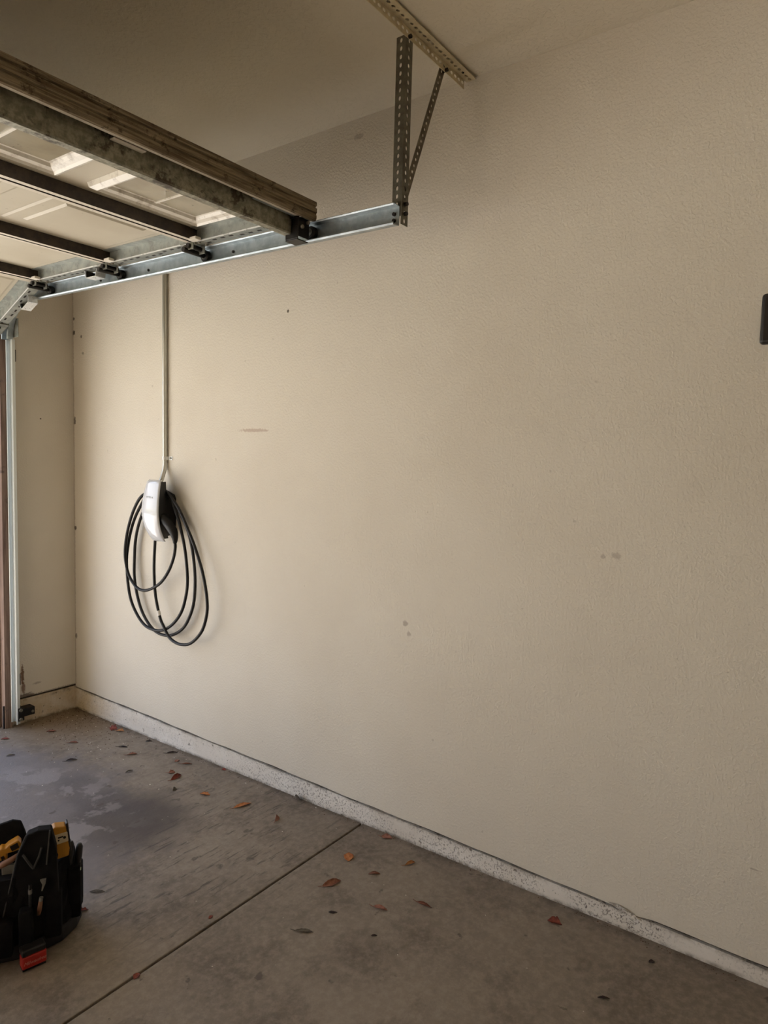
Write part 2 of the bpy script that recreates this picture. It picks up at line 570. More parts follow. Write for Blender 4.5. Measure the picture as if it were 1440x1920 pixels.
# right wall drywall with a slightly uneven cut lower edge
bm = BM()
ny = 130
lowE = []
for i in range(ny + 1):
    y = YB + (0.0 - YB) * i / ny
    lowE.append((y, HB + 0.0012 * math.sin(y * 7.1) + 0.001 * math.sin(y * 23) + random.uniform(-.0004, .0004) - (0.006 if -3.12 < y < -3.06 else 0)))
fr = [bm.verts.new((0.0, y, z)) for y, z in lowE]; frt = [bm.verts.new((0.0, y, H + .01)) for y, z in lowE]
bk = [bm.verts.new((0.0127, y, z)) for y, z in lowE]; bkt = [bm.verts.new((0.0127, y, H + .01)) for y, z in lowE]
for i in range(ny):
    bm.faces.new((fr[i], fr[i + 1], frt[i + 1], frt[i]))
    bm.faces.new((bk[i], bkt[i], bkt[i + 1], bk[i + 1]))
    bm.faces.new((fr[i], bk[i], bk[i + 1], fr[i + 1]))
    bm.faces.new((frt[i], frt[i + 1], bkt[i + 1], bkt[i]))
wall_right = build('wall_right', bm, M_wall_right)
wall_right['kind'] = 'structure'
boxobj('stud_backing', (0.014, YB, 0.1), (0.12, 0.15, H + .1), M_joint, wall_right)
# torn paper flap at the lower edge
bm = BM()
pp = [(-3.02, .131), (-3.05, .137), (-3.075, .134), (-3.10, .124), (-3.115, .116), (-3.10, .112), (-3.085, .119), (-3.06, .121)]
c = bm.verts.new((-0.006, -3.07, .127))
vs = [bm.verts.new((-0.002 - 0.004 * (i % 3), y, z)) for i, (y, z) in enumerate(pp)]
for i in range(len(vs)):
    bm.faces.new((c, vs[i], vs[(i + 1) % len(vs)]))
fl = build('torn_paper_flap', bm, M_curb, wall_right)
md = fl.modifiers.new('s', 'SOLIDIFY'); md.thickness = 0.0008

# concrete stem curb along the right wall
def curb(name, lo, hi, axis, mat):
    """block with a slightly uneven face"""
    bm = BM()
    n = 90; mlev = 6
    L = hi[axis] - lo[axis]
    rows = []
    for i in range(n + 1):
        t = lo[axis] + L * i / n
        row = []
        for j in range(mlev + 1):
            z = lo[2] + (hi[2] - lo[2]) * j / mlev
            off = 0.0012 * math.sin(t * 9 + j) + random.uniform(-.0007, .0007)
            if axis == 1: row.append(bm.verts.new((lo[0] + off, t, z)))
            else: row.append(bm.verts.new((t, lo[1] + off, z)))
        rows.append(row)
    for i in range(n):
        for j in range(mlev):
            bm.faces.new((rows[i][j], rows[i + 1][j], rows[i + 1][j + 1], rows[i][j + 1]))
    # top ledge running back
    bt = []
    for i in range(n + 1):
        t = lo[axis] + L * i / n
        bt.append(bm.verts.new((hi[0], t, hi[2]) if axis == 1 else (t, hi[1], hi[2])))
    for i in range(n):
        bm.faces.new((rows[i][-1], rows[i + 1][-1], bt[i + 1], bt[i]))
    o = build(name, bm, mat, smooth=False)
    o['kind'] = 'structure'
    return o
curb('baseboard_right', (0.002, YB, -0.02), (0.09, 0.02, HB - 0.010), 1, M_curb)
curb('baseboard_front', (-0.372, 0.004, -0.02), (0.02, 0.12, HB + 0.002), 0, M_curb)

# front wall beside and over the opening
OPX = -0.385
DW = 5.33           # door left end
def wallbox(name, parts, mat):
    bm = BM()
    for lo, hi in parts: box(bm, lo, hi)
    o = build(name, bm, mat); o['kind'] = 'structure'; return o
wall_front = wallbox('wall_front', [((-0.352, 0.0, HB + 0.012), (0.012, 0.0127, H + .01))], M_wall_front)
boxobj('stud_backing', (-0.352, 0.0135, 0.1), (0.012, 0.14, H + .1), M_joint, wall_front)
boxobj('header_drywall', (-DW - .1, 0.0, 2.15), (-0.3521, 0.14, H + .1), M_wall_front, wall_front)
boxobj('left_return', (XL, 0.0, -0.1), (-DW + .02, 0.14, H + .1), M_wall_front, wall_front)
wallbox('wall_left', [((XL - .12, YB, -0.05), (XL, 0.14, H + .1))], M_ceiling)
wallbox('wall_back', [((XL - .12, YB - .12, -0.05), (0.12, YB, H + .1))], M_ceiling)
wallbox('ceiling', [((XL - .12, YB - .12, H), (0.12, 0.14, H + .12))], M_ceiling)

# brown jamb with stop and weather seal
j = boxobj('trim_1', (-0.388, -0.012, -0.01), (-0.352, 0.15, 2.15), M_jamb, bevel=0.002, kind='structure')
boxobj('door_stop', (-0.402, 0.03, 0.0), (-0.3881, 0.075, 2.14), M_jamb, j, bevel=0.002)
boxobj('weather_seal', (-0.420, 0.040, 0.0), (-0.4021, 0.052, 2.14), M_seal, j, bevel=0.001)
boxobj('seal_fin', (-0.396, -0.006, 0.0), (-0.3881, 0.0, 0.12), M_seal, j)
boxobj('brick_mould', (-0.46, 0.151, 0.0), (-0.36, 0.19, 2.17), M_jamb, j)

# outside: driveway, lawn and an added roof slab that blocks the sun
M_drive = N('driveway_concrete', rgb(196, 184, 164), 0.85)
M_drive.color(M_drive.mix(M_drive.ramp(M_drive.noise(1.5, 5), 0.3, 0.7), rgb(204, 200, 194), rgb(188, 182, 174)))
o = boxobj('driveway', (-7.0, 0.135, -0.12), (0.6, 9.0, -0.012), M_drive.m, kind='structure')
M_lawn = N('dry_lawn', rgb(120, 116, 78), 0.95)
M_lawn.color(M_lawn.mix(M_lawn.ramp(M_lawn.noise(8, 5), 0.3, 0.7), rgb(132, 126, 84), rgb(96, 98, 60)))
o = boxobj('lawn_ground', (-40, 0.14, -0.30), (40, 60, -0.06), M_lawn.m, kind='structure')
M_asph = N('street_asphalt', rgb(150, 146, 140), 0.9).m
o = boxobj('street', (-40, 9.0, -0.2), (40, 17.0, -0.03), M_asph, kind='structure')
# house block across the street, added unseen to screen the low sky
nb = empty('added_building', (-2, 22, -0.03))
tag(nb, 'plain tan unseen house block added across the street to screen the low sky', 'added_building')
boxobj('wall', (-9, -3.5, 0), (9, 3.5, 3.4), N('tan_stucco', rgb(176, 158, 132), 0.9).m, nb)
bm = prism(BM(), [(-4.2, 3.4), (4.2, 3.4), (0, 5.6)], 0, -9.6, 9.6)
build('roof', bm, N('brown_roof', rgb(110, 92, 78), 0.9).m, nb)
o = boxobj('sun_block_slab', (XL - .6, YB - .5, H + .13), (0.6, 0.30, H + .22), M_joint, kind='structure')  # unseen slab over the ceiling, added to block sun

# ================================================================== SECTIONAL DOOR (open, lying under the ceiling)
SL = 0.0134
def dz(y): return 2.2195 + SL * y
door = empty('door_1')
tag(door, 'open white paneled overhead garage door lying under the ceiling', 'garage door', kind='structure')
XR, XLD = -0.398, -5.31
TH = 0.046
PITCH = 0.4866
CX = [-0.685 - PITCH * k for k in range(10)]

def section_skin(L):
    bm = BM()
    box(bm, (XLD, 0.001, 0.040), (XR, L - 0.001, TH))
    return bm
def rail_mesh(s0, s1, lips=True):
    bm = BM()
    # channel rail: web towards the middle of the panel, flange facing down
    box(bm, (XLD + .01, s0, 0.0), (XR - 0.006, s1, 0.0395))
    return bm
def emboss(bm, x0, x1, s0, s1, h, d, b):
    """raised field hanging d below height h with sloped border b"""
    a = [(x0, s0), (x1, s0), (x1, s1), (x0, s1)]
    i = [(x0 + b, s0 + b), (x1 - b, s0 + b), (x1 - b, s1 - b), (x0 + b, s1 - b)]
    va = [bm.verts.new((p, q, h)) for p, q in a]
    vi = [bm.verts.new((p, q, h - d)) for p, q in i]
    for k in range(4):
        bm.faces.new((va[k], va[(k + 1) % 4], vi[(k + 1) % 4], vi[k]))
    bm.faces.new(vi)
def panel_mesh(L):
    bm = BM()
    hw, m0 = 0.198, 0.075
    emboss(bm, -hw, hw, m0, L - m0, 0.0395, 0.003, 0.010)
    emboss(bm, -hw + .052, hw - .052, m0 + .052, L - m0 - .052, 0.0364, 0.005, 0.009)
    return bm
def frame_mesh(L):
    """window insert frame: outer flange, tall sloped bars, stepped inner lip"""
    bm = BM()
    hw = 0.200; s0, s1 = 0.082, L - 0.082
    loops = [(0.0, 0.0395), (0.004, 0.026), (0.020, 0.018), (0.026, 0.024), (0.040, 0.028), (0.046, 0.036), (0.060, 0.037)]
    rings = []
    for off, h in loops:
        rings.append([bm.verts.new(p) for p in ((-hw + off, s0 + off, h), (hw - off, s0 + off, h), (hw - off, s1 - off, h), (-hw + off, s1 - off, h))])
    for a, b in zip(rings, rings[1:]):
        for k in range(4):
            bm.faces.new((a[k], a[(k + 1) % 4], b[(k + 1) % 4], b[k]))
    return bm

secs = [(-2.12, 0.527, 0.0134), (-1.588, 0.533, 0.0134), (-1.050, 0.562, 0.0134), (-0.483, 0.462, math.radians(-23))]
panel_me = {}
for si, (y0, L, rot) in enumerate(secs):
    loc = (0, y0, dz(y0))
    sec = build('door_section', section_skin(L), M_door, door, loc=loc, rot=(rot, 0, 0))
    if si == 0:
        sec['label'] = 'top section with window inserts and dirty reinforcing bar'
    # edge rails
    rl = build('edge_rail', rail_mesh(0.003, 0.022) if si else rail_mesh(0.003, 0.021), M_rail if si else M_vinyl, sec)
    rl2 = build('edge_rail', rail_mesh(L - 0.022, L - 0.003), M_rail, sec)
    # thin dark tongue between the two rails
    build('joint_tongue', box(BM(), (XLD, L - 0.003, 0.012), (XR - .006, L + 0.004, 0.04)), M_darkbolt, sec)
    # end stile: web, lip painted pale like a lit edge and a perforated lower flange
    for xs, xe in ((XR, -1), (XLD, 1)):
        bm = BM()
        t = 0.0015
        w = 0.045
        a, b = (xs + xe * w, xs) if xe < 0 else (xs, xs + xe * w)
        box(bm, (a, 0.004, -0.002), (b, L - 0.004, -0.0002))
        xi = xs + xe * w
        box(bm, (min(xi, xi - xe * t), 0.004, -0.0002), (max(xi, xi - xe * t), L - 0.004, 0.0395))
        box(bm, (min(xs, xs + xe * t), 0.004, -0.0002), (max(xs, xs + xe * t), L - 0.004, TH))
        box(bm, (min(xi + xe * .03, xi), 0.022, 0.0375), (max(xi + xe * .03, xi), L - 0.022, 0.0396))
        build('end_stile', bm, M_stile, sec)
        bm = BM(); box(bm, (min(xi, xi + xe * .0025), 0.004, -0.0035), (max(xi, xi + xe * .0025), L - 0.004, 0.0005))
        build('stile_lip', bm, M_galv_bright, sec)
        bm = BM()
        s = 0.05
        while s < L - 0.05:
            xm = xs + xe * (0.030 if int(s * 40) % 2 else 0.018)
            box(bm, (xm - .004, s - .009, -0.0026), (xm + .004, s + .009, -0.0019))
            s += 0.042
        build('stile_slots', bm, M_darkbolt, sec)
    # fields
    for k, cx in enumerate(CX):
        if si == 0:
            f = build('window_frame', frame_mesh(L), M_winframe, sec, loc=(cx, 0, 0)) if 'f' not in panel_me else None
            if f is None:
                f = bpy.data.objects.new('window_frame', panel_me['f']); COL.objects.link(f); f.parent = sec; f.location = (cx, 0, 0)
            panel_me['f'] = f.data
            if 'p' not in panel_me:
                p = boxobj('window_pane', (-.150, .130, .0365), (.150, L - .130, .0392), M_pane, sec, loc=(cx, 0, 0)); panel_me['p'] = p.data
                q = boxobj('muntin', (-.004, .128, .0335), (.004, L - .128, .0364), M_winframe, sec, loc=(cx, 0, 0)); panel_me['q'] = q.data
            else:
                p = bpy.data.objects.new('window_pane', panel_me['p']); COL.objects.link(p); p.parent = sec; p.location = (cx, 0, 0)
                q = bpy.data.objects.new('muntin', panel_me['q']); COL.objects.link(q); q.parent = sec; q.location = (cx, 0, 0)
        else:
            key = round(L, 3)
            if key not in panel_me:
                p = build('raised_panel', panel_mesh(L), M_door, sec, loc=(cx, 0, 0)); panel_me[key] = p.data
            else:
                p = bpy.data.objects.new('raised_panel', panel_me[key]); COL.objects.link(p); p.parent = sec; p.location = (cx, 0, 0)
    if si == 0:
        # dusty brown outer edge of the door: moulded band with grooves, sticking up and past the stile
        prof = [(-0.006, -0.003), (-0.010, 0.004), (-0.010, 0.014), (-0.006, 0.016), (-0.006, 0.019), (-0.011, 0.021),
                (-0.011, 0.034), (-0.005, 0.037), (-0.005, 0.040), (-0.010, 0.043), (-0.009, 0.054), (0.0, 0.058), (0.012, 0.058), (0.012, 0.0405), (0.0035, 0.0405), (0.0035, -0.003)]
        bm = prism(BM(), prof, 0, XLD, XR + 0.008)
        build('top_edge_band', bm, M_dusty, sec)['label'] = 'dirty brown grooved top edge of the door'
        boxobj('end_cap', (XR + .0081, -0.004, 0.012), (XR + .013, 0.006, 0.034), M_dusty, sec, bevel=.001)
        # pale sticker-like clip and galvanised end piece under the lip
        boxobj('pale_clip', (-1.062, 0.0212, -0.004), (-0.975, 0.039, -0.0015), M_vinyl, sec)
        boxobj('galvanised_end_plate', (-0.62, 0.0212, 0.000), (XR - .01, 0.033, 0.002), M_galv, sec)
        # U shaped reinforcing bar under the section
        prof = [(0.034, 0.0385), (0.034, 0.036), (0.040, 0.034), (0.042, -0.046), (0.046, -0.050), (0.072, -0.050), (0.076, -0.046), (0.078, 0.034),
                (0.084, 0.036), (0.084, 0.0385), (0.0765, 0.0385), (0.0745, -0.045), (0.071, -0.0484), (0.047, -0.0484), (0.0435, -0.045), (0.0415, 0.0365), (0.0395, 0.0385)]
        bm = prism(BM(), [(a, b) for a, b in prof], 0, XLD + .03, XR - 0.045)
        build('reinforcing_bar', bm, M_truss, sec)['label'] = 'mottled grey galvanised bar'

# white rail tabs standing up at the stiles
for (y, L) in ((-1.62, .055), (-1.095, .05), (-0.52, .05)):
    boxobj('rail_tab', (-0.474, y - L * .5, dz(y) - 0.005), (-0.450, y + L * .5 - .015, dz(y) + 0.005), M_vinyl, door, bevel=.001)

# hinges with rollers in the track
XW = -0.349
def zt(y): return 2.1695 + SL * y + 0.025     # centre line of the track
hinge_proto = []
def hinge(y, z, rotx):
    h = BM()
    # plate under both stiles
    box(h, (-0.052, -0.055, 0.001), (0.0, 0.055, 0.0035))
    box(h, (-0.052, -0.020, -0.022), (-0.049, 0.020, 0.001))
    box(h, (-0.003, -0.020, -0.026), (0.0, 0.020, 0.001))
    o = build('hinge', h, M_galv_dull, door, loc=(XR, y, z), rot=(rotx, 0, 0), bevel=.0008)
    b = BM(); tube(b, [(-0.062, 0.0, -0.010), (0.010, 0.0, -0.010)], 0.0085, 12); build('hinge_barrel', b, M_blacksteel, o, smooth=False)
    b = BM(); tube(b, [(-0.066, 0.018, -0.022), (0.036, 0.018, -0.022)], 0.0095, 12); build('roller_stem', b, M_blacksteel, o)
    bolts('bolt_head', [((px, py, 0.001), (px, py, -0.006), 0.0055) for px, py in ((-.042, -.042), (-.012, -.044), (-.040, .044), (-.012, .042), (-0.045, -.024))], M_bolt, o, n=6)
    return o
def roller(y, z):
    b = BM(); tube(b, [(XW - 0.024, 0, 0), (XW - 0.020, 0, 0), (XW - 0.006, 0, 0), (XW - 0.002, 0, 0)], [.017, .0205, .0205, .017], 20)
    o = build('roller_wheel', b, M_blackroller, door, loc=(0, y, z))
    b = BM(); tube(b, [(XW - 0.0265, 0, 0), (XW - 0.0235, 0, 0)], 0.011, 16); build('roller_hub', b, M_galv_dull, o)
    b = BM(); tube(b, [(XW - 0.09, 0, 0), (XW - 0.028, 0, 0)], 0.005, 10); build('roller_axle', b, M_bolt, o)
for y in (-1.585, -1.047, -0.485):
    hinge(y, dz(y) - 0.004, SL)
    roller(y + 0.020, zt(y))
# top bracket: black bent plates with roller
tb = BM()
yb = -2.075
box(tb, (-0.448, yb - 0.030, dz(yb) - 0.066), (-0.444, yb + 0.022, dz(yb) + 0.004))
box(tb, (-0.448, yb - 0.034, dz(yb) - 0.060), (-0.400, yb - 0.030, dz(yb) + 0.000))
box(tb, (-0.448, yb + 0.018, dz(yb) - 0.066), (-0.402, yb + 0.022, dz(yb) - 0.005))
box(tb, (-0.448, yb - 0.030, dz(yb) - 0.070), (-0.400, yb + 0.022, dz(yb) - 0.066))
box(tb, (-0.455, yb - 0.034, dz(yb) - 0.006), (-0.398, yb + 0.022, dz(yb) - 0.002))
tbo = build('top_bracket', tb, M_blacksteel, door, bevel=.0015)
bolts('bolt_head', [((-0.41, yb - .034, dz(yb) - 0.012), (-0.41, yb - .041, dz(yb) - 0.012), .006), ((-0.435, yb - .034, dz(yb) - 0.03), (-0.435, yb - .041, dz(yb) - 0.03), .006)], M_bolt, tbo, n=6)
roller(-2.085, zt(-2.085))
# galvanised lift handles on the stiles
def stile_handle(y, z, rx):
    prof = [(-.045, 0), (-.036, -.030), (.036, -.030), (.045, 0), (.043, 0), (.034, -.028), (-.034, -.028), (-.043, 0)]
    bm = BM()
    prism(bm, [(a, b_) for a, b_ in prof], 0, -0.022, 0.022)
    o = build('lift_bracket', bm, M_galv_bright, door, loc=(XR - .004, y, z), rot=(rx, 0, 0))
    bm = BM(); prism(bm, [(-.044, -.001), (-.034, -.0275), (-.030, -.0275), (-.034, -.001)], 0, -.020, .020)
    prism(bm, [(.044, -.001), (.034, -.0275), (.030, -.0275), (.034, -.001)], 0, -.020, .020)
    build('bracket_gusset', bm, M_blacksteel, o)
stile_handle(-0.905, dz(-0.905) - .003, SL)
th4 = math.radians(23)
def s4(s, h): return (-0.483 + s * math.cos(th4) + h * math.sin(th4) * 1.0, 2.213 - s * math.sin(th4) + h * math.cos(th4))
yy, zz = s4(0.16, -.003)
stile_handle(yy, zz, -th4)
# bottom corner bracket on the last section
bm = BM()
box(bm, (-0.075, -0.06, -0.006), (0.004, 0.045, -0.002)); box(bm, (0.0, -0.06, -0.006), (0.004, 0.045, 0.05)); box(bm, (-0.075, 0.041, -0.006), (0.004, 0.045, 0.045))
yy, zz = s4(0.445, -.002)
bb = build('bottom_bracket', bm, M_galv_dull, door, loc=(XR, yy, zz), rot=(-th4, 0, 0))
bolts('bolt_head', [((px, py, -.006), (px, py, -.012), .006) for px, py in ((-.06, -.04), (-.03, -.03), (-.05, .01), (-.02, .02))], M_darkbolt, bb, n=6)
bm = BM(); tube(bm, [(XLD, 0, 0), (XR - .02, 0, 0)], 0.014, 10)
yy, zz = s4(0.475, 0.015)
build('bottom_seal', bm, M_seal, door, loc=(0, yy, zz))

# ================================================================== TRACK
track = empty('door_track', (XW, -0.045, fz(0)))
tag(track, 'galvanised steel roller track, upright at the jamb then bending back level along the wall', 'track')
TO = Vector((XW, -0.045, 0.0))
# channel cross-section swept along a path in the y-z plane; u = across the channel (height), x = depth towards the door
def channel(path, tname, mat, XW=XW, fw=0.032):
    """path: list of (y,z); C channel open towards -x"""
    w = 0.0275; t = 0.0016
    e = -fw
    prof = [(e + .002, -w + 0.004), (e, -w), (e + .004, -w - .0045), (0.0, -w), (0.001, 0), (0.0, w), (e + .004, w + .0028), (e, w), (e + .002, w - 0.004),
            (e + .0035, w - .003), (e + .0025, w - .001), (e + .005, w + .001), (-t, w - t), (-t + .0008, 0), (-t, -w + t), (e + .005, -w - .0027), (e + .0025, -w + .001), (e + .0035, -w + .003)]
    bm = BM()
    rings = []
    for i, (y, z) in enumerate(path):
        if i == 0: d = Vector((path[1][0] - y, path[1][1] - z))
        elif i == len(path) - 1: d = Vector((y - path[i - 1][0], z - path[i - 1][1]))
        else: d = Vector((path[i + 1][0] - path[i - 1][0], path[i + 1][1] - path[i - 1][1]))
        d.normalize()
        n = Vector((-d.y, d.x))
        rings.append([bm.verts.new((XW + px, y + n.x * u, z + n.y * u)) for px, u in prof])
    k = len(prof)
    for a, b in zip(rings, rings[1:]):
        for i in range(k):
            bm.faces.new((a[i], a[(i + 1) % k], b[(i + 1) % k], b[i]))
    bm.faces.new(rings[0][::-1]); bm.faces.new(rings[-1])
    for v in bm.verts: v.co -= track.location
    return build(tname, bm, mat, track)
YV = -0.045
Rr = 0.19
zc = zt(-0.3) - Rr
yc = YV - Rr
channel([(-2.418, zt(-2.418)), (-1.2, zt(-1.2)), (yc, zt(yc))], 'horizontal_track', M_galv)
arc = [(yc + Rr * math.sin(a), zc + Rr * math.cos(a)) for a in [math.radians(90 * i / 14) for i in range(15)]]
channel(arc, 'curved_track', M_galv)
channel([(YV, zc), (YV, 1.2), (YV, 0.03)], 'vertical_track', M_upright, XW=-0.341, fw=0.020)
def tp(name, lo, hi, mat, bevel=0.001):
    bm = box(BM(), lo, hi)
    for v in bm.verts: v.co -= track.location
    return build(name, bm, mat, track, bevel=bevel)
# back angle of the upright track on the wall, clips
tp('wall_angle', (-0.339, -0.006, 0.03), (-0.326, -0.002, 1.98), M_galv_dull)
tp('wall_angle', (-0.339, -0.035, 0.03), (-0.3367, -0.006, 1.98), M_galv_dull)
for z in (1.93, 0.245):
    tp('jamb_clip', (-0.328, -0.012, z - .03), (-0.308, -0.0061, z + .03), M_darkbolt)
fb = tp('flag_bracket', (XW + .0022, -0.12, 2.01), (XW + .005, -0.004, 2.10), M_galv_dull)
# black foot bracket reaching to the curb
fbk = tp('foot_bracket', (XW - .006, -0.082, 0.045), (XW + .025, -0.074, 0.115), M_blacksteel, .003)
tp('foot_bracket_arm', (XW + .020, -0.060, 0.055), (-0.258, -0.004, 0.098), M_blacksteel, .004)
bolts('bolt_head', [((XW + .006, -0.082, 0.104), (XW + .006, -0.089, .104), .008), ((XW + .006, -0.082, 0.056), (XW + .006, -0.089, .056), .008), ((-.272, -0.060, 0.075), (-.272, -0.066, .075), .007)], M_bolt, track, track.location)
bolts('track_bolt', [((XW - .002, -2.402, zt(-2.402) + d_), (XW - .008, -2.402, zt(-2.402) + d_), .0055) for d_ in (.006, -.012)] +
      [((XW - .001, y, zt(y)), (XW - .005, y, zt(y)), .005) for y in (-1.7, -1.2, -.86)], M_darkbolt, track, track.location)

# ================================================================== PERFORATED ANGLE HANGER
def perf_strip(bm, L, W, t, hx, hy, pitch, offs=0.5, tri=None, hole_c=None):
    """plate in local (u along length, v across) with a row of oval holes; thickness t in w"""
    n = max(1, int(round(L / pitch)))
    cell = L / n
    vc = hole_c if hole_c is not None else W * offs
    NH = 12
    def layer(w):
        bot, top, holes = [], [], []
        for i in range(n + 1):
            bot.append(bm.verts.new((i * cell, 0, w))); top.append(bm.verts.new((i * cell, W, w)))
        for i in range(n):
            cu = (i + .5) * cell
            holes.append([bm.verts.new((cu + hx * math.cos(2 * math.pi * k / NH + math.pi / 12), vc + hy * math.sin(2 * math.pi * k / NH + math.pi / 12), w)) for k in range(NH)])
        return bot, top, holes
    A, B = layer(0), layer(t)
    for (bot, top, holes), fl in ((A, False), (B, True)):
        for i in range(n):
            h = holes[i]
            # corners: right-top(0), left-top(1), left-bottom(2), right-bottom(3)
            c = [top[i + 1], top[i], bot[i], bot[i + 1]]
            q = NH // 4
            for s_ in range(4):
                cc = c[s_]
                for k in range(q):
                    a = h[(s_ * q + k) % NH]; b_ = h[(s_ * q + k + 1) % NH]
                    if k < q - 1 or True:
                        bm.faces.new((cc, a, b_) if not fl else (cc, b_, a))
                nx = c[(s_ + 1) % 4]; a = h[((s_ + 1) * q) % NH]
                try: bm.faces.new((cc, a, nx) if not fl else (cc, nx, a))
                except ValueError: pass
    for i in range(n):
        for k in range(NH):
            bm.faces.new((A[2][i][k], A[2][i][(k + 1) % NH], B[2][i][(k + 1) % NH], B[2][i][k]))
        bm.faces.new((A[0][i], A[0][i + 1], B[0][i + 1], B[0][i]))
        bm.faces.new((A[1][i], B[1][i], B[1][i + 1], A[1][i + 1]))
    bm.faces.new((A[0][0], B[0][0], B[1][0], A[1][0])); bm.faces.new((A[0][n], A[1][n], B[1][n], B[0][n]))

def strip_between(name, p0, p1, vdir, W, t, mat, parent, hx=.0052, hy=.0036, pitch=.0225, bm=None, fin=True):
    p0, p1, vdir = Vector(p0), Vector(p1), Vector(vdir).normalized()
    u = (p1 - p0); L = u.length; u.normalize()
    vdir = (vdir - u * vdir.dot(u)).normalized()
    w = u.cross(vdir)
    if bm is None: bm = BM()
    st = len(bm.verts)
    perf_strip(bm, L, W, t, hx, hy, pitch)
    bm.verts.ensure_lookup_table()
    M4 = Matrix(((u.x, vdir.x, w.x, p0.x), (u.y, vdir.y, w.y, p0.y), (u.z, vdir.z, w.z, p0.z), (0, 0, 0, 1)))
    bmesh.ops.transform(bm, matrix=M4, verts=[bm.verts[i] for i in range(st, len(bm.verts))])
    if fin:
        for v in bm.verts: v.co -= parent.location
        return build(name, bm, mat, parent)
    return bm
hang = empty('track_hanger', (-0.37, -2.425, H))
tag(hang, 'perforated steel angle hanger with diagonal brace holding the track end to the ceiling', 'bracket')
M_anglepaint = mat_galv('painted_ceiling_angle', rgb(206, 194, 162), rgb(192, 178, 146), 0.6, 0.15, 0.0)
M_dullangle = mat_galv('grey_perforated_angle', rgb(118, 114, 100), rgb(100, 97, 86), 0.5, 0.3, 0.6)
M_brace = mat_galv('weathered_brace', rgb(118, 108, 90), rgb(98, 90, 76), 0.55, 0.5, 0.4)
YA = -2.425
bm = strip_between('', (-1.30, YA, H - .0065), (-0.004, YA, H - .0065), (0, -1, 0), .036, .0022, None, None, fin=False, hx=.0072, hy=.0046)
strip_between('ceiling_angle', (-1.30, YA, H - .0045), (-0.018, YA, H - .0045), (0, 0, -1), .031, .0022, M_anglepaint, hang, bm=bm, hx=.0072, hy=.0046)
YS = YA + .0035
bm = strip_between('', (-0.3465, YS, 2.668), (-0.3475, YS, 2.140), (1, 0, 0), .033, .0022, None, None, fin=False, hx=.0066, hy=.0046)
strip_between('hanging_strut', (-0.3465, YS, 2.668), (-0.3475, YS, 2.163), (0, 1, 0), .032, .0022, M_dullangle, hang, bm=bm, hx=.0066, hy=.0046)
strip_between('diagonal_brace', (-0.118, YS + .0045, 2.686), (-0.322, YS + .0045, 2.190), (-1, 0, 0.3), .026, .0022, M_brace, hang, hy=.004, hx=.005)
bolts('hanger_bolt', [((x, YA - .008, z), (x, YA + .010, z), .0058) for x, z in ((-0.330, 2.200), (-0.331, 2.172), (-0.335, 2.665), (-0.134, 2.665))], M_darkbolt, hang, hang.location)
bolts('ceiling_screw', [((x, YA - .018, H - .0025), (x, YA - .018, H - .008), .006) for x in (-.05, -.47, -.88)], M_darkbolt, hang, hang.location, 6)

# ================================================================== CONDUIT
cond = empty('conduit', (-0.013, -0.832, H))
tag(cond, 'thin shiny steel conduit running down the wall to the charger', 'conduit')
pts = [(-0.013, -0.832, H - .001), (-0.013, -0.835, 1.9), (-0.013, -0.838, 1.41)] + [(-0.013 - t * t * .0, -0.838, 1.405) for t in ()]
pts += [(-0.0135, -0.8385, 1.395), (-0.017, -0.840, 1.375), (-0.030, -0.845, 1.345), (-0.044, -0.850, 1.318), (-0.051, -0.853, 1.300), (-0.053, -0.854, 1.27)]
bm = BM(); tube(bm, pts, 0.0105, 16)
for v in bm.verts: v.co -= cond.location
build('pipe', bm, M_emt, cond, smooth=True)
bm = BM(); tube(bm, [(-0.053, -0.854, 1.290), (-0.053, -0.854, 1.262)], 0.014, 14)
for v in bm.verts: v.co -= cond.location
build('connector_nut', bm, M_emt, cond)
for zs in (1.432,):
    bm = BM()
    ring = []
    for k in range(13):
        a = math.pi * k / 12
        ring.append((-0.012 - 0.0125 * math.sin(a), -0.837 + 0.0125 * math.cos(a)))
    inner = [(-0.012 - 0.0108 * math.sin(math.pi * k / 12), -0.837 + 0.0108 * math.cos(math.pi * k / 12)) for k in range(12, -1, -1)]
    prism(bm, ring + inner, 2, zs - .008, zs + .008)
    box(bm, (-0.003, -0.882, zs - .008), (-0.0002, -0.849, zs + .008)); box(bm, (-0.012, -0.8505, zs - .008), (-0.0002, -0.8485, zs + .008))
    for v in bm.verts: v.co -= cond.location
    stp = build('pipe_strap', bm, M_galv_bright, cond)
    bm = BM(); tube(bm, [(-0.003, -0.870, zs), (-0.007, -0.870, zs)], .005, 8)
    for v in bm.verts: v.co -= cond.location
    build('screw', bm, M_bolt, stp)

# ================================================================== WALL CHARGER
CY = -0.868
chg = empty('wall_charger', (0, CY, 1.19))
tag(chg, 'white and black electric car charger on the wall with coiled black cable', 'charger')
def loft(bm, rows, close_ends=True):
    R = [[bm.verts.new(p) for p in r] for r in rows]
    n = len(rows[0])
    for a, b in zip(R, R[1:]):
        for k in range(n):
            bm.faces.new((a[k], a[(k + 1) % n], b[(k + 1) % n], b[k]))
    if close_ends:
        bm.faces.new(R[0][::-1]); bm.faces.new(R[-1])
    return R
def lerp_tab(tab, z):
    for (z0, *a), (z1, *b) in zip(tab, tab[1:]):
        if z1 <= z <= z0:
            t = (z0 - z) / (z0 - z1)
            return [p + (q - p) * t for p, q in zip(a, b)]
    return tab[-1][1:]
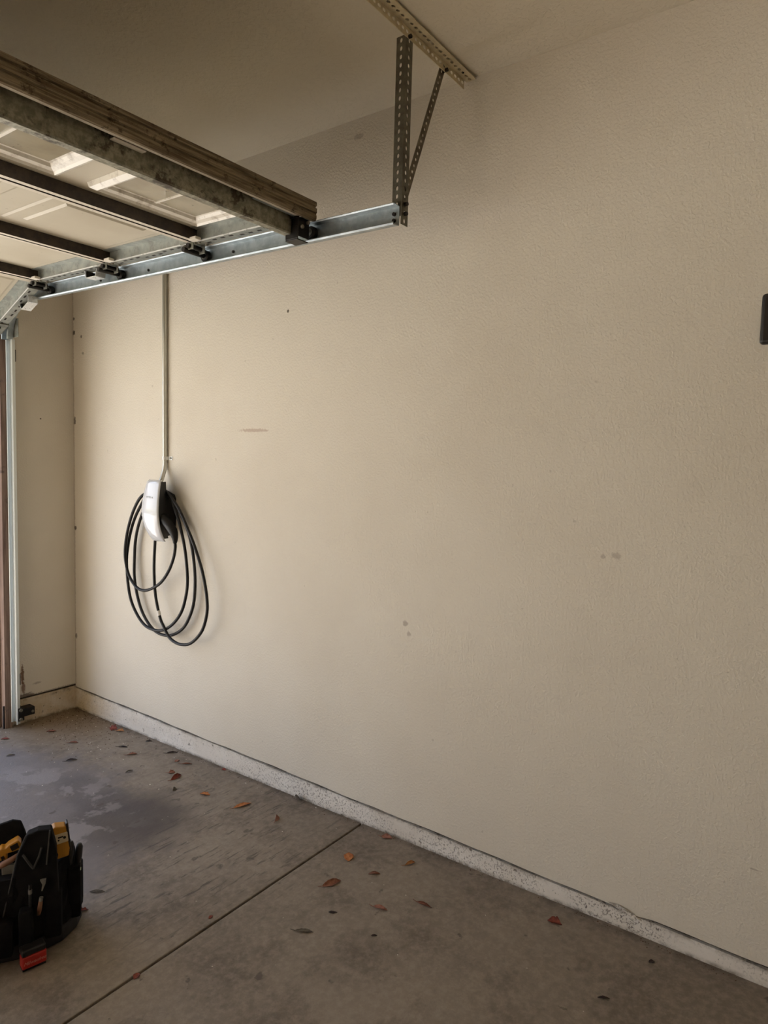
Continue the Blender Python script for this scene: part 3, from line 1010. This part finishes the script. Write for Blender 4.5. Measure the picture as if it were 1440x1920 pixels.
# z, front x, half width, edge setback
FT = [(1.330, -0.092, 0.047, .006), (1.320, -0.102, 0.052, .006), (1.28, -0.112, 0.057, .007), (1.24, -0.120, 0.0615, .008), (1.20, -0.125, 0.064, .009), (1.165, -0.126, 0.0645, .010),
      (1.13, -0.122, 0.063, .012), (1.10, -0.114, 0.060, .013), (1.07, -0.100, 0.055, .014), (1.048, -0.084, 0.050, .012), (1.040, -0.074, 0.047, .008)]
rows = []
zs = [1.330 - (1.330 - 1.040) * i / 30 for i in range(31)]
for z in zs:
    x, hw, sb = lerp_tab(FT, z)
    r = []
    cc = 12
    for k in range(cc + 1):
        s_ = -1 + 2 * k / cc
        r.append((x + sb * abs(s_) ** 3.0 - 0.0, hw * s_, z - 1.19))
    for k in range(cc, -1, -1):
        s_ = -1 + 2 * k / cc
        r.append((x + 0.004 + sb * abs(s_) ** 3.0, (hw - .0008) * s_, z - 1.19))
    rows.append(r)
bm = BM(); loft(bm, rows)
plate = build('faceplate', bm, M_charger_white, chg, smooth=False)
for p in plate.data.polygons: p.use_smooth = True
plate['label'] = 'glossy white curved faceplate'
rows = []
BT = [(1.322, -0.095, .046, .030, .0), (1.25, -0.112, .057, .040, 0), (1.17, -0.118, .0605, .046, 0), (1.10, -0.106, .056, .040, 0), (1.055, -0.080, .046, .034, 0)]
for i in range(13):
    z = 1.322 - (1.322 - 1.055) * i / 12
    x, hwf, hwb, _ = lerp_tab(BT, z)
    zb = z if i else z
    sh = 0.018 * (i / 12)
    dn = -0.062 * max(0, 1 - i / 4.0)
    r = [(x + .006, -hwf, z - 1.19), (x + .006, hwf, z - 1.19), (x + .035, hwf * .96, z - 1.19), (-.050, hwb * 1.1, z - 1.19 + sh * .5 + dn * .6), (-.001, hwb, z - 1.19 + sh + dn), (-.001, -hwb, z - 1.19 + sh + dn), (-.050, -hwb * 1.1, z - 1.19 + sh * .5 + dn * .6), (x + .035, -hwf * .96, z - 1.19)]
    rows.append(r)
bm = BM(); loft(bm, rows)
build('charger_body', bm, M_charger_black, chg)
# lettering on the faceplate
def text_mesh(name, body, size, depth, mat, parent, M4, shear=0.0, spacing=1.0):
    cu = bpy.data.curves.new(name, 'FONT')
    cu.body = body; cu.size = size; cu.extrude = depth; cu.align_x = 'CENTER'; cu.align_y = 'CENTER'; cu.shear = shear; cu.space_character = spacing
    to = bpy.data.objects.new(name + '_tmp', cu)
    COL.objects.link(to)
    bpy.context.view_layer.update()
    me = bpy.data.meshes.new_from_object(to.evaluated_get(bpy.context.evaluated_depsgraph_get()))
    bpy.data.objects.remove(to)
    me.transform(M4)
    me.materials.clear(); me.materials.append(mat)
    o = bpy.data.objects.new(name, me); COL.objects.link(o); o.parent = parent
    return o
# text axes: x -> -y world (reads left to right seen from the room), y -> z, normal -> -x
xz = lerp_tab(FT, 1.248)[0]
text_mesh('lettering', 'TESLA', 0.014, 0.0006, M_lettering, plate,
          Matrix(((0, 0, -1, xz - .0004), (-1, 0, 0, 0), (0, 1, 0, 1.248 - 1.19), (0, 0, 0, 1))), spacing=1.5)

# cable: three hanging loops over the body and the loop that ends in the handle
def cw(px, d):
    """points given on the wall face as (y, z, distance from wall)"""
    return (-d, px[0], px[1])
C_A = [(-0.822, 1.045), (-0.822, 1.032), (-0.815, 0.947), (-0.815, 0.866), (-0.826, 0.770), (-0.860, 0.672), (-0.888, 0.633), (-0.931, 0.587), (-0.990, 0.568), (-1.048, 0.571), (-1.096, 0.588), (-1.144, 0.625), (-1.182, 0.673), (-1.205, 0.738), (-1.208, 0.789), (-1.196, 0.857), (-1.168, 0.940), (-1.116, 1.040), (-1.068, 1.112), (-1.011, 1.190), (-0.961, 1.238), (-0.928, 1.263), (-0.87, 1.29), (-0.78, 1.272)]
C_L2 = [(-0.694, 1.199), (-0.639, 1.126), (-0.601, 1.045), (-0.582, 0.977), (-0.572, 0.914), (-0.581, 0.807), (-0.609, 0.715), (-0.666, 0.645), (-0.731, 0.605), (-0.812, 0.597), (-0.882, 0.612), (-0.951, 0.653), (-1.009, 0.715), (-1.041, 0.788), (-1.055, 0.868), (-1.044, 0.971), (-1.023, 1.056), (-0.990, 1.142), (-0.956, 1.202), (-0.927, 1.247), (-0.87, 1.272), (-0.77, 1.25)]
C_L3 = [(-0.683, 1.156), (-0.644, 1.081), (-0.623, 1.007), (-0.616, 0.922), (-0.615, 0.838), (-0.634, 0.756), (-0.672, 0.677), (-0.727, 0.619), (-0.791, 0.585), (-0.862, 0.578), (-0.931, 0.593), (-1.006, 0.638), (-1.055, 0.704), (-1.083, 0.776), (-1.091, 0.871), (-1.081, 0.963), (-1.064, 1.033), (-1.036, 1.103), (-0.994, 1.162), (-0.944, 1.221), (-0.902, 1.255), (-0.85, 1.28), (-0.78, 1.275)]
C_L1 = [(-0.728, 1.247), (-0.666, 1.184), (-0.619, 1.098), (-0.590, 1.007), (-0.585, 0.933), (-0.604, 0.868), (-0.633, 0.827), (-0.689, 0.790), (-0.753, 0.787), (-0.824, 0.811), (-0.885, 0.848), (-0.940, 0.908), (-0.974, 0.970), (-0.986, 1.018), (-0.984, 1.050)]
path = []
path += [(-.055, y, z) for y, z in C_A]
path += [(-.045, y, z) for y, z in C_L2]
path += [(-.030, y, z) for y, z in C_L3]
path += [(-.062, y, z) for y, z in C_L1]
path = [(x, y, z - 1.19) for x, y, z in path]
pp = [(x, y - CY, z) for x, y, z in path]
cv = catmull(pp, 5)
bm = BM(); tube(bm, cv, 0.0072, 10)
cable = build('charging_cable', bm, M_cable, chg, smooth=True)
bm = BM(); tube(bm, [(-.055, -0.848 - CY, 0.700 - 1.19), (-.055, -0.857 - CY, 0.678 - 1.19)], .0088, 12)
build('cable_tag', bm, M_tag, cable)
bm = BM()
hp = catmull([(-.062, -0.984, 1.040), (-.064, -0.987, 1.062), (-.068, -0.982, 1.090), (-.074, -0.962, 1.118), (-.080, -0.935, 1.142), (-.082, -0.915, 1.160)], 4)
rr = []
for i in range(len(hp)):
    t = i / (len(hp) - 1)
    rr.append(0.0085 + 0.0125 * min(1, t / .45) if t < .8 else 0.021)
tube(bm, [(x, y - CY, z - 1.19) for x, y, z in hp], rr, 14)
build('plug_handle', bm, M_cable, chg, smooth=True)

# ================================================================== BLACK BOX ON THE WALL
bx = empty('control_box', (0, -3.385, 1.835))
tag(bx, 'black rounded plastic box on the wall at the right edge of the photo', 'control box')
boxobj('housing', (-0.024, -0.058, -0.064), (-0.0005, 0.058, 0.064), M_box, bx, bevel=.009, seg=4)
boxobj('front_panel', (-0.0262, -0.050, -0.054), (-0.0241, 0.050, 0.058), M_boxtrim, bx, bevel=.001)

# ================================================================== TOOL BAG
K = Vector((-1.05, -1.80, 0.0375))
E1 = Vector((.848, -.53, 0)).normalized(); E2 = Vector((.53, .848, 0)).normalized()
RZ = math.atan2(E1.y, E1.x)
# in the bag's own axes x runs right, y runs away from the camera, z up
def L2W(a, b, c): return K + E1 * a + E2 * b + Vector((0, 0, c))
bag = empty('tool_bag', K, (0, 0, RZ))
tag(bag, 'black open fabric tool bag standing on the floor at the left edge', 'tool bag')
foot = [(-.36, -.02), (-.115, -.02), (-.06, -.01), (0.00, .02), (.035, .07), (.045, .11), (.03, .16), (-.02, .19), (-.36, .19)]
def scaled(poly, s, c=(-.16, .07)):
    return [((x - c[0]) * s + c[0], (y - c[1]) * s + c[1]) for x, y in poly]
def bag_shell(bm, z0, z1, s0, s1, n=8, wob=.004):
    rows = []
    rnd = random.Random(3)
    poly = []
    for i in range(len(foot)):
        a, b = foot[i], foot[(i + 1) % len(foot)]
        for t in (0, .34, .67): poly.append((a[0] + (b[0] - a[0]) * t, a[1] + (b[1] - a[1]) * t))
    for i in range(n + 1):
        t = i / n
        s = s0 + (s1 - s0) * t
        rows.append([(x + rnd.uniform(-wob, wob), y + rnd.uniform(-wob, wob), z0 + (z1 - z0) * t) for x, y in scaled(poly, s)])
    loft(bm, rows)
bm = BM(); bag_shell(bm, 0.045, 0.235, 1.0, 0.93)
build('body', bm, M_fabric, bag, bevel=.004)
bm = BM(); bag_shell(bm, 0.0, 0.045, 1.015, 1.02, 2, .001)
build('moulded_base', bm, M_rubber, bag, bevel=.006)
# tall tool panel leaning up at the front, with piping along its edges
bm = BM()
pan = [(-.148, .05), (-.142, .12), (-.105, .30), (-.082, .352), (-.055, .360), (-.022, .358), (-.010, .30), (-.004, .15), (.0, .05)]
prism(bm, pan, 1, -.012, .020)
build('tool_panel', bm, M_fabric, bag, bevel=.004)
bm = BM(); tube(bm, [(-.150, -.014, .06), (-.143, -.014, .13), (-.106, -.014, .30), (-.084, -.014, .353)], .0022, 6)
tube(bm, [(-.034, -.015, .26), (-.030, -.015, .30), (-.0245, -.015, .358)], .0024, 6)
build('edge_binding', bm, M_piping, bag)
# V shaped webbing strap on the panel
bm = BM(); tube(bm, [(-.092, -.016, .300), (-.070, -.018, .262), (-.066, -.018, .257)], .0034, 6); tube(bm, [(-.066, -.018, .257), (-.052, -.018, .29), (-.046, -.016, .312)], .0030, 6)
build('strap', bm, M_piping, bag)
# back pouch with a raised flap
bm = BM()
fl = [(-.34, .26), (-.15, .26), (-.088, .275), (-.098, .315), (-.108, .345), (-.13, .352), (-.165, .344), (-.21, .325), (-.34, .28)]
prism(bm, fl, 1, .085, .098)
build('flap', bm, M_fabric, bag, bevel=.004)
bm = BM(); prism(bm, [(-.34, .19), (-.10, .19), (-.115, .268), (-.34, .262)], 1, .03, .115)
build('back_pouch', bm, M_fabric, bag, bevel=.004)
# side pockets on the right
for (a, b, w, h) in ((.030, .075, .040, .20), (.035, .13, .035, .17), (-.02, .005, .045, .17)):
    bm = BM(); box(bm, (a - w / 2, b - .022, .04), (a + w / 2, b + .022, h))
    build('side_pocket', bm, M_fabric, bag, bevel=.007)
for (a, b, w, h) in ((-.135, -.030, .035, .13), (-.085, -.028, .035, .15), (-.19, -.030, .06, .15), (-.27, -.030, .06, .14)):
    bm = BM(); box(bm, (a - w / 2, b - .018, .03), (a + w / 2, b + .018, h))
    build('front_pocket', bm, M_fabric, bag, bevel=.006)
bm = BM(); tube(bm, catmull([(-.02, .02, .235), (-.01, .05, .28), (-.005, .10, .30), (-.01, .15, .27), (-.02, .17, .235)], 5), .008, 8)
build('carry_handle', bm, M_web, bag, smooth=True)

def item(name, label, cat, a, b, c, rot=(0, 0, 0), group=None):
    o = empty(name, L2W(a, b, c), (rot[0], rot[1], RZ + rot[2]))
    tag(o, label, cat, group)
    return o
# yellow laser-like device standing at the right end of the panel
it = item('power_tool', 'yellow and black tool with a cream faceplate sticking out of the bag top', 'power tool', .004, .045, .245, (0.05, -0.10, 0.15))
bm = BM(); prism(bm, [(-.020, 0), (.014, 0), (.019, .022), (.017, .05), (.016, .093), (-.012, .100), (-.034, .090), (-.034, .083), (-.014, .078), (-.018, .03)], 1, -.012, .018)
build('body', bm, M_yellow, it, bevel=.003)
boxobj('faceplate', (-.018, -.0165, .048), (.018, -.0125, .078), M_cream, it, bevel=.003)
boxobj('slot', (-.008, -.0172, .066), (.006, -.0166, .070), M_darkbolt, it)
bm = BM(); tube(bm, [(.009, -.0166, .064), (.009, -.0176, .064)], .004, 10); tube(bm, [(-.007, -.0166, .060), (-.007, -.0176, .060)], .0025, 10)
build('buttons', bm, M_darkbolt, it)
boxobj('black_grip', (.0165, -.010, .01), (.023, .016, .10), M_blacktool, it, bevel=.003)
# long steel rod / level along the panel edge
# tool handles rising out of the right pockets
def screwdriver(label, a, b, c, L, r, rot, mat=M_blacktool):
    it = item('screwdriver', label, 'hand tool', a, b, c, rot)
    bm = BM(); tube(bm, [(0, 0, 0), (0, 0, .01), (0, 0, L * .35), (0, 0, L * .55), (0, 0, L * .9), (0, 0, L)], [r * .6, r * .85, r * .8, r, r * .95, r * .55], 12)
    build('handle', bm, mat, it, smooth=True)
    bm = BM(); tube(bm, [(0, 0, -.09), (0, 0, .004)], r * .28, 8)
    build('shaft', bm, M_steel, it)
    return it
screwdriver('black tool handle directly below the yellow tool, left one of the rounded pair', .018, .07, .185, .085, .0085, (0, .08, 0))
screwdriver('black tool handle at the right side of the bag, right one of the rounded pair', .038, .078, .17, .085, .0105, (0, .10, 0))
it = item('marker_pen', 'thin pen with pale green cap in the right side pocket', 'pen', .046, .06, .165, (0, .02, 0))
bm = BM(); tube(bm, [(0, 0, -.05), (0, 0, .018)], .0032, 8); build('barrel', bm, M_blacktool, it)
bm = BM(); tube(bm, [(0, 0, .018), (0, 0, .026)], .0045, 8); build('cap', bm, M_green, it)
# yellow tool in the rear pouch
it = item('power_tool', 'yellow tool lying in the back pouch under the raised flap', 'power tool', -.128, .055, .272, (0, -.35, 0.1))
bm = BM(); prism(bm, [(-.030, 0), (-.012, -.004), (-.008, .014), (.006, .010), (.028, .006), (.034, .024), (.030, .036), (.004, .034), (-.006, .030), (-.014, .036), (-.030, .028)], 1, -.018, .012)
build('housing', bm, M_yellow, it, bevel=.003)
bm = BM(); box(bm, (.006, -.0195, .014), (.026, -.0182, .030)); box(bm, (-.024, -.0195, .004), (-.016, -.0182, .014)); build('grip_inlay', bm, M_darkbolt, it)
it = item('wooden_handled_tool', 'brown wooden tool handle lying in the back pouch below the yellow tool', 'hand tool', -.125, .02, .268, (0, 0, 0))
bm = BM(); tube(bm, [(-.034, 0, -.012), (-.02, 0, -.006), (0, 0, .004), (.026, 0, .018)], [.006, .009, .008, .006], 10); build('handle', bm, M_wood, it, smooth=True)
bm = BM(); box(bm, (-.024, -.006, -.050), (.010, .006, -.008)); build('blade', bm, M_grey, it, bevel=.003)
# small tools in the panel loops
it = item('pliers', 'small grey pliers with pointed jaw in the middle of the tool panel', 'hand tool', -.042, -.022, .205)
bm = BM(); prism(bm, [(-.008, .018), (.008, .020), (.006, .006), (-.002, -.014), (-.005, -.014), (-.002, .004)], 1, -.004, .003); build('jaw', bm, M_grey, it, bevel=.001)
it = item('file_handle', 'brown wooden handle in the lower middle of the tool panel', 'hand tool', -.052, -.022, .14, (0, .15, 0))
bm = BM(); tube(bm, [(0, 0, -.018), (0, 0, .0), (0, 0, .022)], [.005, .0065, .0055], 10); build('handle', bm, M_wood, it, smooth=True)
bm = BM(); tube(bm, [(0, 0, .022), (0, 0, .032)], .0055, 10); build('ferrule', bm, M_grey, it)
it = item('nut_driver', 'slim dark tool with grey ring in the left of the tool panel', 'hand tool', -.075, -.022, .17)
bm = BM(); tube(bm, [(0, 0, -.03), (0, 0, .045)], .004, 8); build('shaft', bm, M_blacktool, it)
bm = BM(); tube(bm, [(0, 0, .018), (0, 0, .030)], .0052, 10); build('ring', bm, M_grey, it)
it = item('screwdriver_bit', 'small silver tool tip at the bottom of the tool panel', 'hand tool', -.078, -.040, .112, (0, -1.0, 0))
bm = BM(); tube(bm, [(0, 0, -.008), (0, 0, .016)], [.0035, .005], 8); build('tip', bm, M_grey, it)
# orange handle and ring at the frame edge
it = item('orange_handle', 'orange cylindrical tool handle cut off by the left edge of the photo', 'hand tool', -.163, -.072, .075)
bm = BM(); tube(bm, [(0, 0, -.03), (0, 0, -.025), (0, 0, .03), (0, 0, .036)], [.012, .015, .014, .008], 14); build('grip', bm, M_orange, it, smooth=True)
bm = BM(); tube(bm, [(0, 0, .034), (0, 0, .08)], .005, 8); build('shaft', bm, M_green, it)
it = item('red_ring', 'small red ring above the orange handle at the left edge', 'ring', -.158, -.062, .170)
bm = BM(); tube(bm, [(.009 * math.cos(t), 0, .009 * math.sin(t)) for t in [i * math.pi / 8 for i in range(17)]], .0022, 6, cap=False); build('loop', bm, M_red, it, smooth=True)
# red and black battery tool lying at the front foot of the bag
it = item('red_battery', 'red and black power tool battery at the bottom front of the bag', 'battery', -.100, -.052, .003, (0, 0, 0.35))
boxobj('pack', (-.0, -.030, .004), (.062, .0, .040), M_red, it, bevel=.004)
boxobj('black_top', (-.001, -.031, .0405), (.060, .001, .058), M_blacktool, it, bevel=.004)
boxobj('black_foot', (.001, -.029, .0), (.060, -.001, .0038), M_blacktool, it)
text_mesh('lettering', 'Milwaukee', 0.013, 0.0004, M_whitetxt, it, Matrix(((1, 0, 0, .031), (0, 0, -1, -.0304), (0, 1, 0, .020), (0, 0, 0, 1))), shear=0.4)

# ================================================================== LEAVES
def leaf_mesh(L, W, curl=0.3, fold=0.3, bend=0.2, seed=0, stem=True, ragged=0.0, shape=1.0):
    """dry leaf lying along x; curl lifts the margins, bend arches it lengthwise"""
    rnd = random.Random(seed)
    bm = BM()
    nx, nyy = 12, 6
    grid = []
    rag = [1 + rnd.uniform(-ragged, ragged) for _ in range((nx + 1) * 2)]
    tw = rnd.uniform(-.6, .6)
    for i in range(nx + 1):
        t = i / nx
        w = W * 0.5 * (math.sin(math.pi * min(1, t * 1.02) ** shape) ** 0.8 if 0 < t < 1 else 0.02)
        row = []
        for j in range(nyy + 1):
            s_ = -1 + 2 * j / nyy
            rr_ = rag[i * 2 + (0 if s_ < 0 else 1)]
            ang = abs(s_) * curl
            ww = w * rr_
            if curl > 0.01:
                rad = ww / curl
                yv = math.copysign(rad * math.sin(ang), s_) if s_ else 0
                zv = rad * (1 - math.cos(ang))
            else: yv, zv = ww * s_, 0
            zv += fold * abs(yv) * .3 + bend * L * (0.25 - (t - .5) ** 2) + rnd.uniform(-.0006, .0006)
            a = tw * (t - .5)
            row.append(bm.verts.new(((t - .5) * L, yv * math.cos(a) - zv * math.sin(a) * .5, zv + yv * math.sin(a) * .5)))
        grid.append(row)
    for i in range(nx):
        for j in range(nyy):
            bm.faces.new((grid[i][j], grid[i + 1][j], grid[i + 1][j + 1], grid[i][j + 1]))
    if stem:
        z0 = grid[0][nyy // 2].co.z
        tube(bm, [(-.5 * L + .002, 0, z0), (-.5 * L - .005, .001, z0 + .0005), (-.5 * L - .014, .003, z0 + .001)], [.0007, .0006, .0004], 5)
    zm = min(v.co.z for v in bm.verts)
    for v in bm.verts: v.co.z -= zm
    return bm
def leaf(label, x, y, L, W, rz, kind='brown', curl=1.0, fold=.2, bend=.1, seed=0, stem=True, tilt=0.0, ragged=.08, group=None, shape=1.0, name='dry_leaf'):
    bm = leaf_mesh(L, W, curl, fold, bend, seed, stem, ragged, shape)
    o = build(name, bm, ML[kind], smooth=True)
    o.rotation_euler = (tilt, 0, rz)
    bpy.context.view_layer.update()
    mw = Matrix.Rotation(rz, 3, 'Z') @ Matrix.Rotation(tilt, 3, 'X')
    lowest = min((mw @ v.co).z - fz(y + (mw @ v.co).y) + fz(y) for v in o.data.vertices)
    o.location = (x, y, fz(y) - lowest + 0.0006)
    md = o.modifiers.new('s', 'SOLIDIFY'); md.thickness = 0.0005; md.offset = 1
    tag(o, label, 'leaf', group)
    return o
R_ = math.radians
leaf('long orange tan leaf with pointed tip, the brightest leaf left of the floor joint', -.186, -1.598, .078, .026, R_(-20), 'orange', .5, .2, .10, 1)
leaf('curled pink brown leaf standing on edge left of the floor joint', -.178, -1.780, .050, .026, R_(35), 'pink', 1.3, .3, .1, 2, tilt=.9)
leaf('orange brown crumpled leaf left of the pointed orange leaf', -.218, -1.401, .046, .024, R_(-65), 'orange', .7, .2, .15, 3, ragged=.3, stem=False)
leaf('flat orange oval leaf with dark midrib just right of the floor joint', -.206, -2.172, .054, .036, R_(38), 'orange', .25, .05, .04, 4, stem=False)
leaf('long curled brown leaf below the flat orange oval leaf', -.359, -2.224, .070, .028, R_(-25), 'pink', 1.1, .2, .12, 5, tilt=.5)
leaf('narrow rolled pale brown leaf right of the flat orange oval leaf', -.231, -2.305, .040, .022, R_(-50), 'pink', 2.6, .1, .03, 6, stem=False)
leaf('folded tan leaf with dark tip closest to the curb right of the joint', -.108, -2.368, .040, .020, R_(-25), 'tan', 1.6, .3, .25, 7, tilt=.4)
leaf('grey brown leaf leaning at the curb foot just right of the joint end', -.022, -2.204, .042, .026, R_(-70), 'pink', .9, .2, .10, 8, tilt=.3)
leaf('square grey leaf scrap leaning on the curb foot left of the joint end', -.018, -1.743, .036, .034, R_(80), 'grey', .3, .1, .05, 9, tilt=1.0, shape=.8)
leaf('curled grey and brown leaf in the middle of the near slab', -.364, -2.429, .050, .020, R_(-75), 'pink', 1.6, .3, .18, 10, tilt=.3)
leaf('narrow rolled brown leaf right of the middle of the near slab', -.266, -2.528, .054, .022, R_(-85), 'brown', 2.4, .1, .02, 11, tilt=.2)
leaf('torn rust red leaf on the near slab farthest to the right', -.095, -2.891, .044, .028, R_(-80), 'red', .8, .5, .1, 12, ragged=.4, stem=False, tilt=.2)
leaf('small round dark red leaf lying on the floor joint', -.988, -2.073, .024, .020, R_(20), 'red', .5, .1, .1, 13, stem=False)
leaf('large curled red brown leaf with long dark stem in the middle of the far slab', -.194, -1.175, .062, .030, R_(5), 'red', 1.3, .3, .25, 14, tilt=.6)
leaf('small crumpled brown leaf touching the large curled red brown leaf', -.176, -1.120, .030, .024, R_(-40), 'pink', 1.4, .3, .2, 15, tilt=.5, ragged=.3)
leaf('rust red leaf standing against the curb nearest the garage corner', -.048, -.455, .046, .036, R_(-70), 'red', .7, .4, .2, 16, tilt=.7, ragged=.3)
leaf('pale brown leaf lying right beside the rust red leaf near the corner', -.040, -.505, .040, .022, R_(-60), 'tan', .8, .4, .2, 17, tilt=.3, ragged=.3)
leaf('dark narrow leaf near the curb in the far slab', -.045, -.944, .052, .016, R_(-40), 'dark', 1.2, .2, .1, 18)
leaf('dark narrow twig-like leaf in the far slab between corner and curb', -.150, -.697, .050, .014, R_(-55), 'dark', 1.4, .2, .06, 19)
leaf('dark curved leaf on the pale stained patch near the opening', -.382, -.645, .050, .016, R_(-30), 'dark', 1.0, .2, .22, 20)
leaf('small brown curled leaf in front of the garage corner', -.269, -.460, .048, .016, R_(-50), 'brown', 1.0, .2, .2, 21)
leaf('reddish crumpled leaf in the middle of the far slab, left of the tiny round leaf', -.172, -.810, .048, .020, R_(-35), 'pink', 1.1, .2, .12, 22, ragged=.3)
leaf('tiny round pinkish leaf lying flat near the curb', -.086, -1.037, .026, .022, R_(0), 'pink', .4, .1, .05, 23, stem=False)
leaf('small dark brown leaf right of the tiny round pinkish leaf', -.080, -1.101, .050, .012, R_(-50), 'brown', 1.3, .2, .1, 24)
leaf('tiny bright red leaf pressed against the curb foot', -.014, -1.281, .024, .014, R_(-80), 'red', .6, .2, .1, 25, stem=False, tilt=.3)
leaf('small grey green leaf below the large curled red brown leaf', -.269, -1.262, .030, .020, R_(30), 'grey', 1.2, .3, .2, 26, tilt=.6, stem=False)
leaf('tiny reddish brown scrap just left of the middle of the floor joint', -.710, -2.040, .018, .012, R_(10), 'red', .4, .1, .1, 27, stem=False)
leaf('thin grey leaf with long curved stem in the lower middle of the near slab', -.585, -2.311, .056, .016, R_(-60), 'grey', .8, .2, .04, 28)
leaf('flattened dark grey scrap pressed on the near slab', -.467, -2.322, .028, .010, R_(-55), 'dark', .2, .1, .02, 29, stem=False)
leaf('reddish leaf on the floor by the foot of the upright track', -.452, -.148, .044, .018, R_(-45), 'red', .7, .2, .1, 30, stem=False)
leaf('brown crumbled leaf in front of the curb beside the opening', -.263, -.234, .050, .022, R_(-40), 'brown', .9, .3, .1, 31, ragged=.4, stem=False)
leaf('brown curled leaf touching the right side of the tool bag', -.930, -1.700, .036, .018, R_(-40), 'red', .9, .3, .1, 32, ragged=.3, stem=False)
leaf('grey brown leaf scrap on the floor right of the tool bag handles', -.851, -1.650, .050, .012, R_(-50), 'grey', .9, .2, .1, 33, stem=False)
leaf('small black leaf tight to the curb left of the dark narrow leaf', -.030, -.736, .034, .014, R_(-50), 'dark', 1.0, .2, .1, 34, stem=False)
leaf('olive brown curled leaf scrap in the middle of the far slab', -.286, -.960, .036, .012, R_(-5), 'grey', 1.5, .2, .2, 35, stem=False)
leaf('tiny dark brown scrap low in the middle of the near slab', -.474, -2.488, .018, .008, R_(-50), 'dark', .8, .2, .2, 36, stem=False)
leaf('small dark oval scrap near the right end of the curb', -.088, -3.174, .018, .014, R_(-50), 'dark', .4, .2, .1, 37, stem=False)
leaf('thin dark curled scrap at the bottom right of the photo', -.300, -3.109, .032, .009, R_(-60), 'dark', 1.0, .2, .1, 38, stem=False)
leaf('pale and dark curled leaf near the opening on the stained floor', -.528, -.369, .038, .014, R_(-20), 'grey', 1.0, .2, .2, 39, stem=False)

# crumbs of paint, grit and leaf dust scattered on the slab: nobody could count them
M_chip = N('white_paint_chip', rgb(222, 214, 202), 0.7).m
M_grit = N('brown_grit', rgb(84, 62, 46), 0.9).m
dbm = BM()
def crumbs(mi, n, seed, size, where):
    rnd = random.Random(seed)
    for _ in range(n):
        x, y = where(rnd)
        x, y = min(x, -.004), min(y, -.004)
        s = size * rnd.uniform(.5, 1.5)
        z = fz(y)
        pts = []
        for k in range(4):
            a = k * math.pi / 2 + rnd.uniform(-.5, .5)
            pts.append(dbm.verts.new((x + s * math.cos(a) * rnd.uniform(.6, 1), y + s * math.sin(a) * rnd.uniform(.6, 1), z - .0003)))
        top = dbm.verts.new((x, y, z + s * rnd.uniform(.3, .8)))
        for k in range(4):
            dbm.faces.new((pts[k], pts[(k + 1) % 4], top)).material_index = mi
        dbm.faces.new(pts[::-1]).material_index = mi
crumbs(0, 110, 11, .0032, lambda r: (-abs(r.gauss(0, .28)) - .01, -abs(r.gauss(0, .65)) - .03))
crumbs(1, 420, 12, .0036, lambda r: (-abs(r.gauss(0, .18)) - .006, -abs(r.gauss(0, .30)) - .012))
crumbs(0, 60, 13, .0022, lambda r: (-r.uniform(.02, 1.2), -r.uniform(.1, 3.2)))
crumbs(1, 420, 14, .0024, lambda r: (-abs(r.gauss(0, .012)) - .004, -r.uniform(.02, 3.4)))
db = build('floor_grit', dbm, [M_chip, M_grit])
tag(db, 'white paint chips and brown grit scattered over the concrete floor', 'debris', kind='stuff')
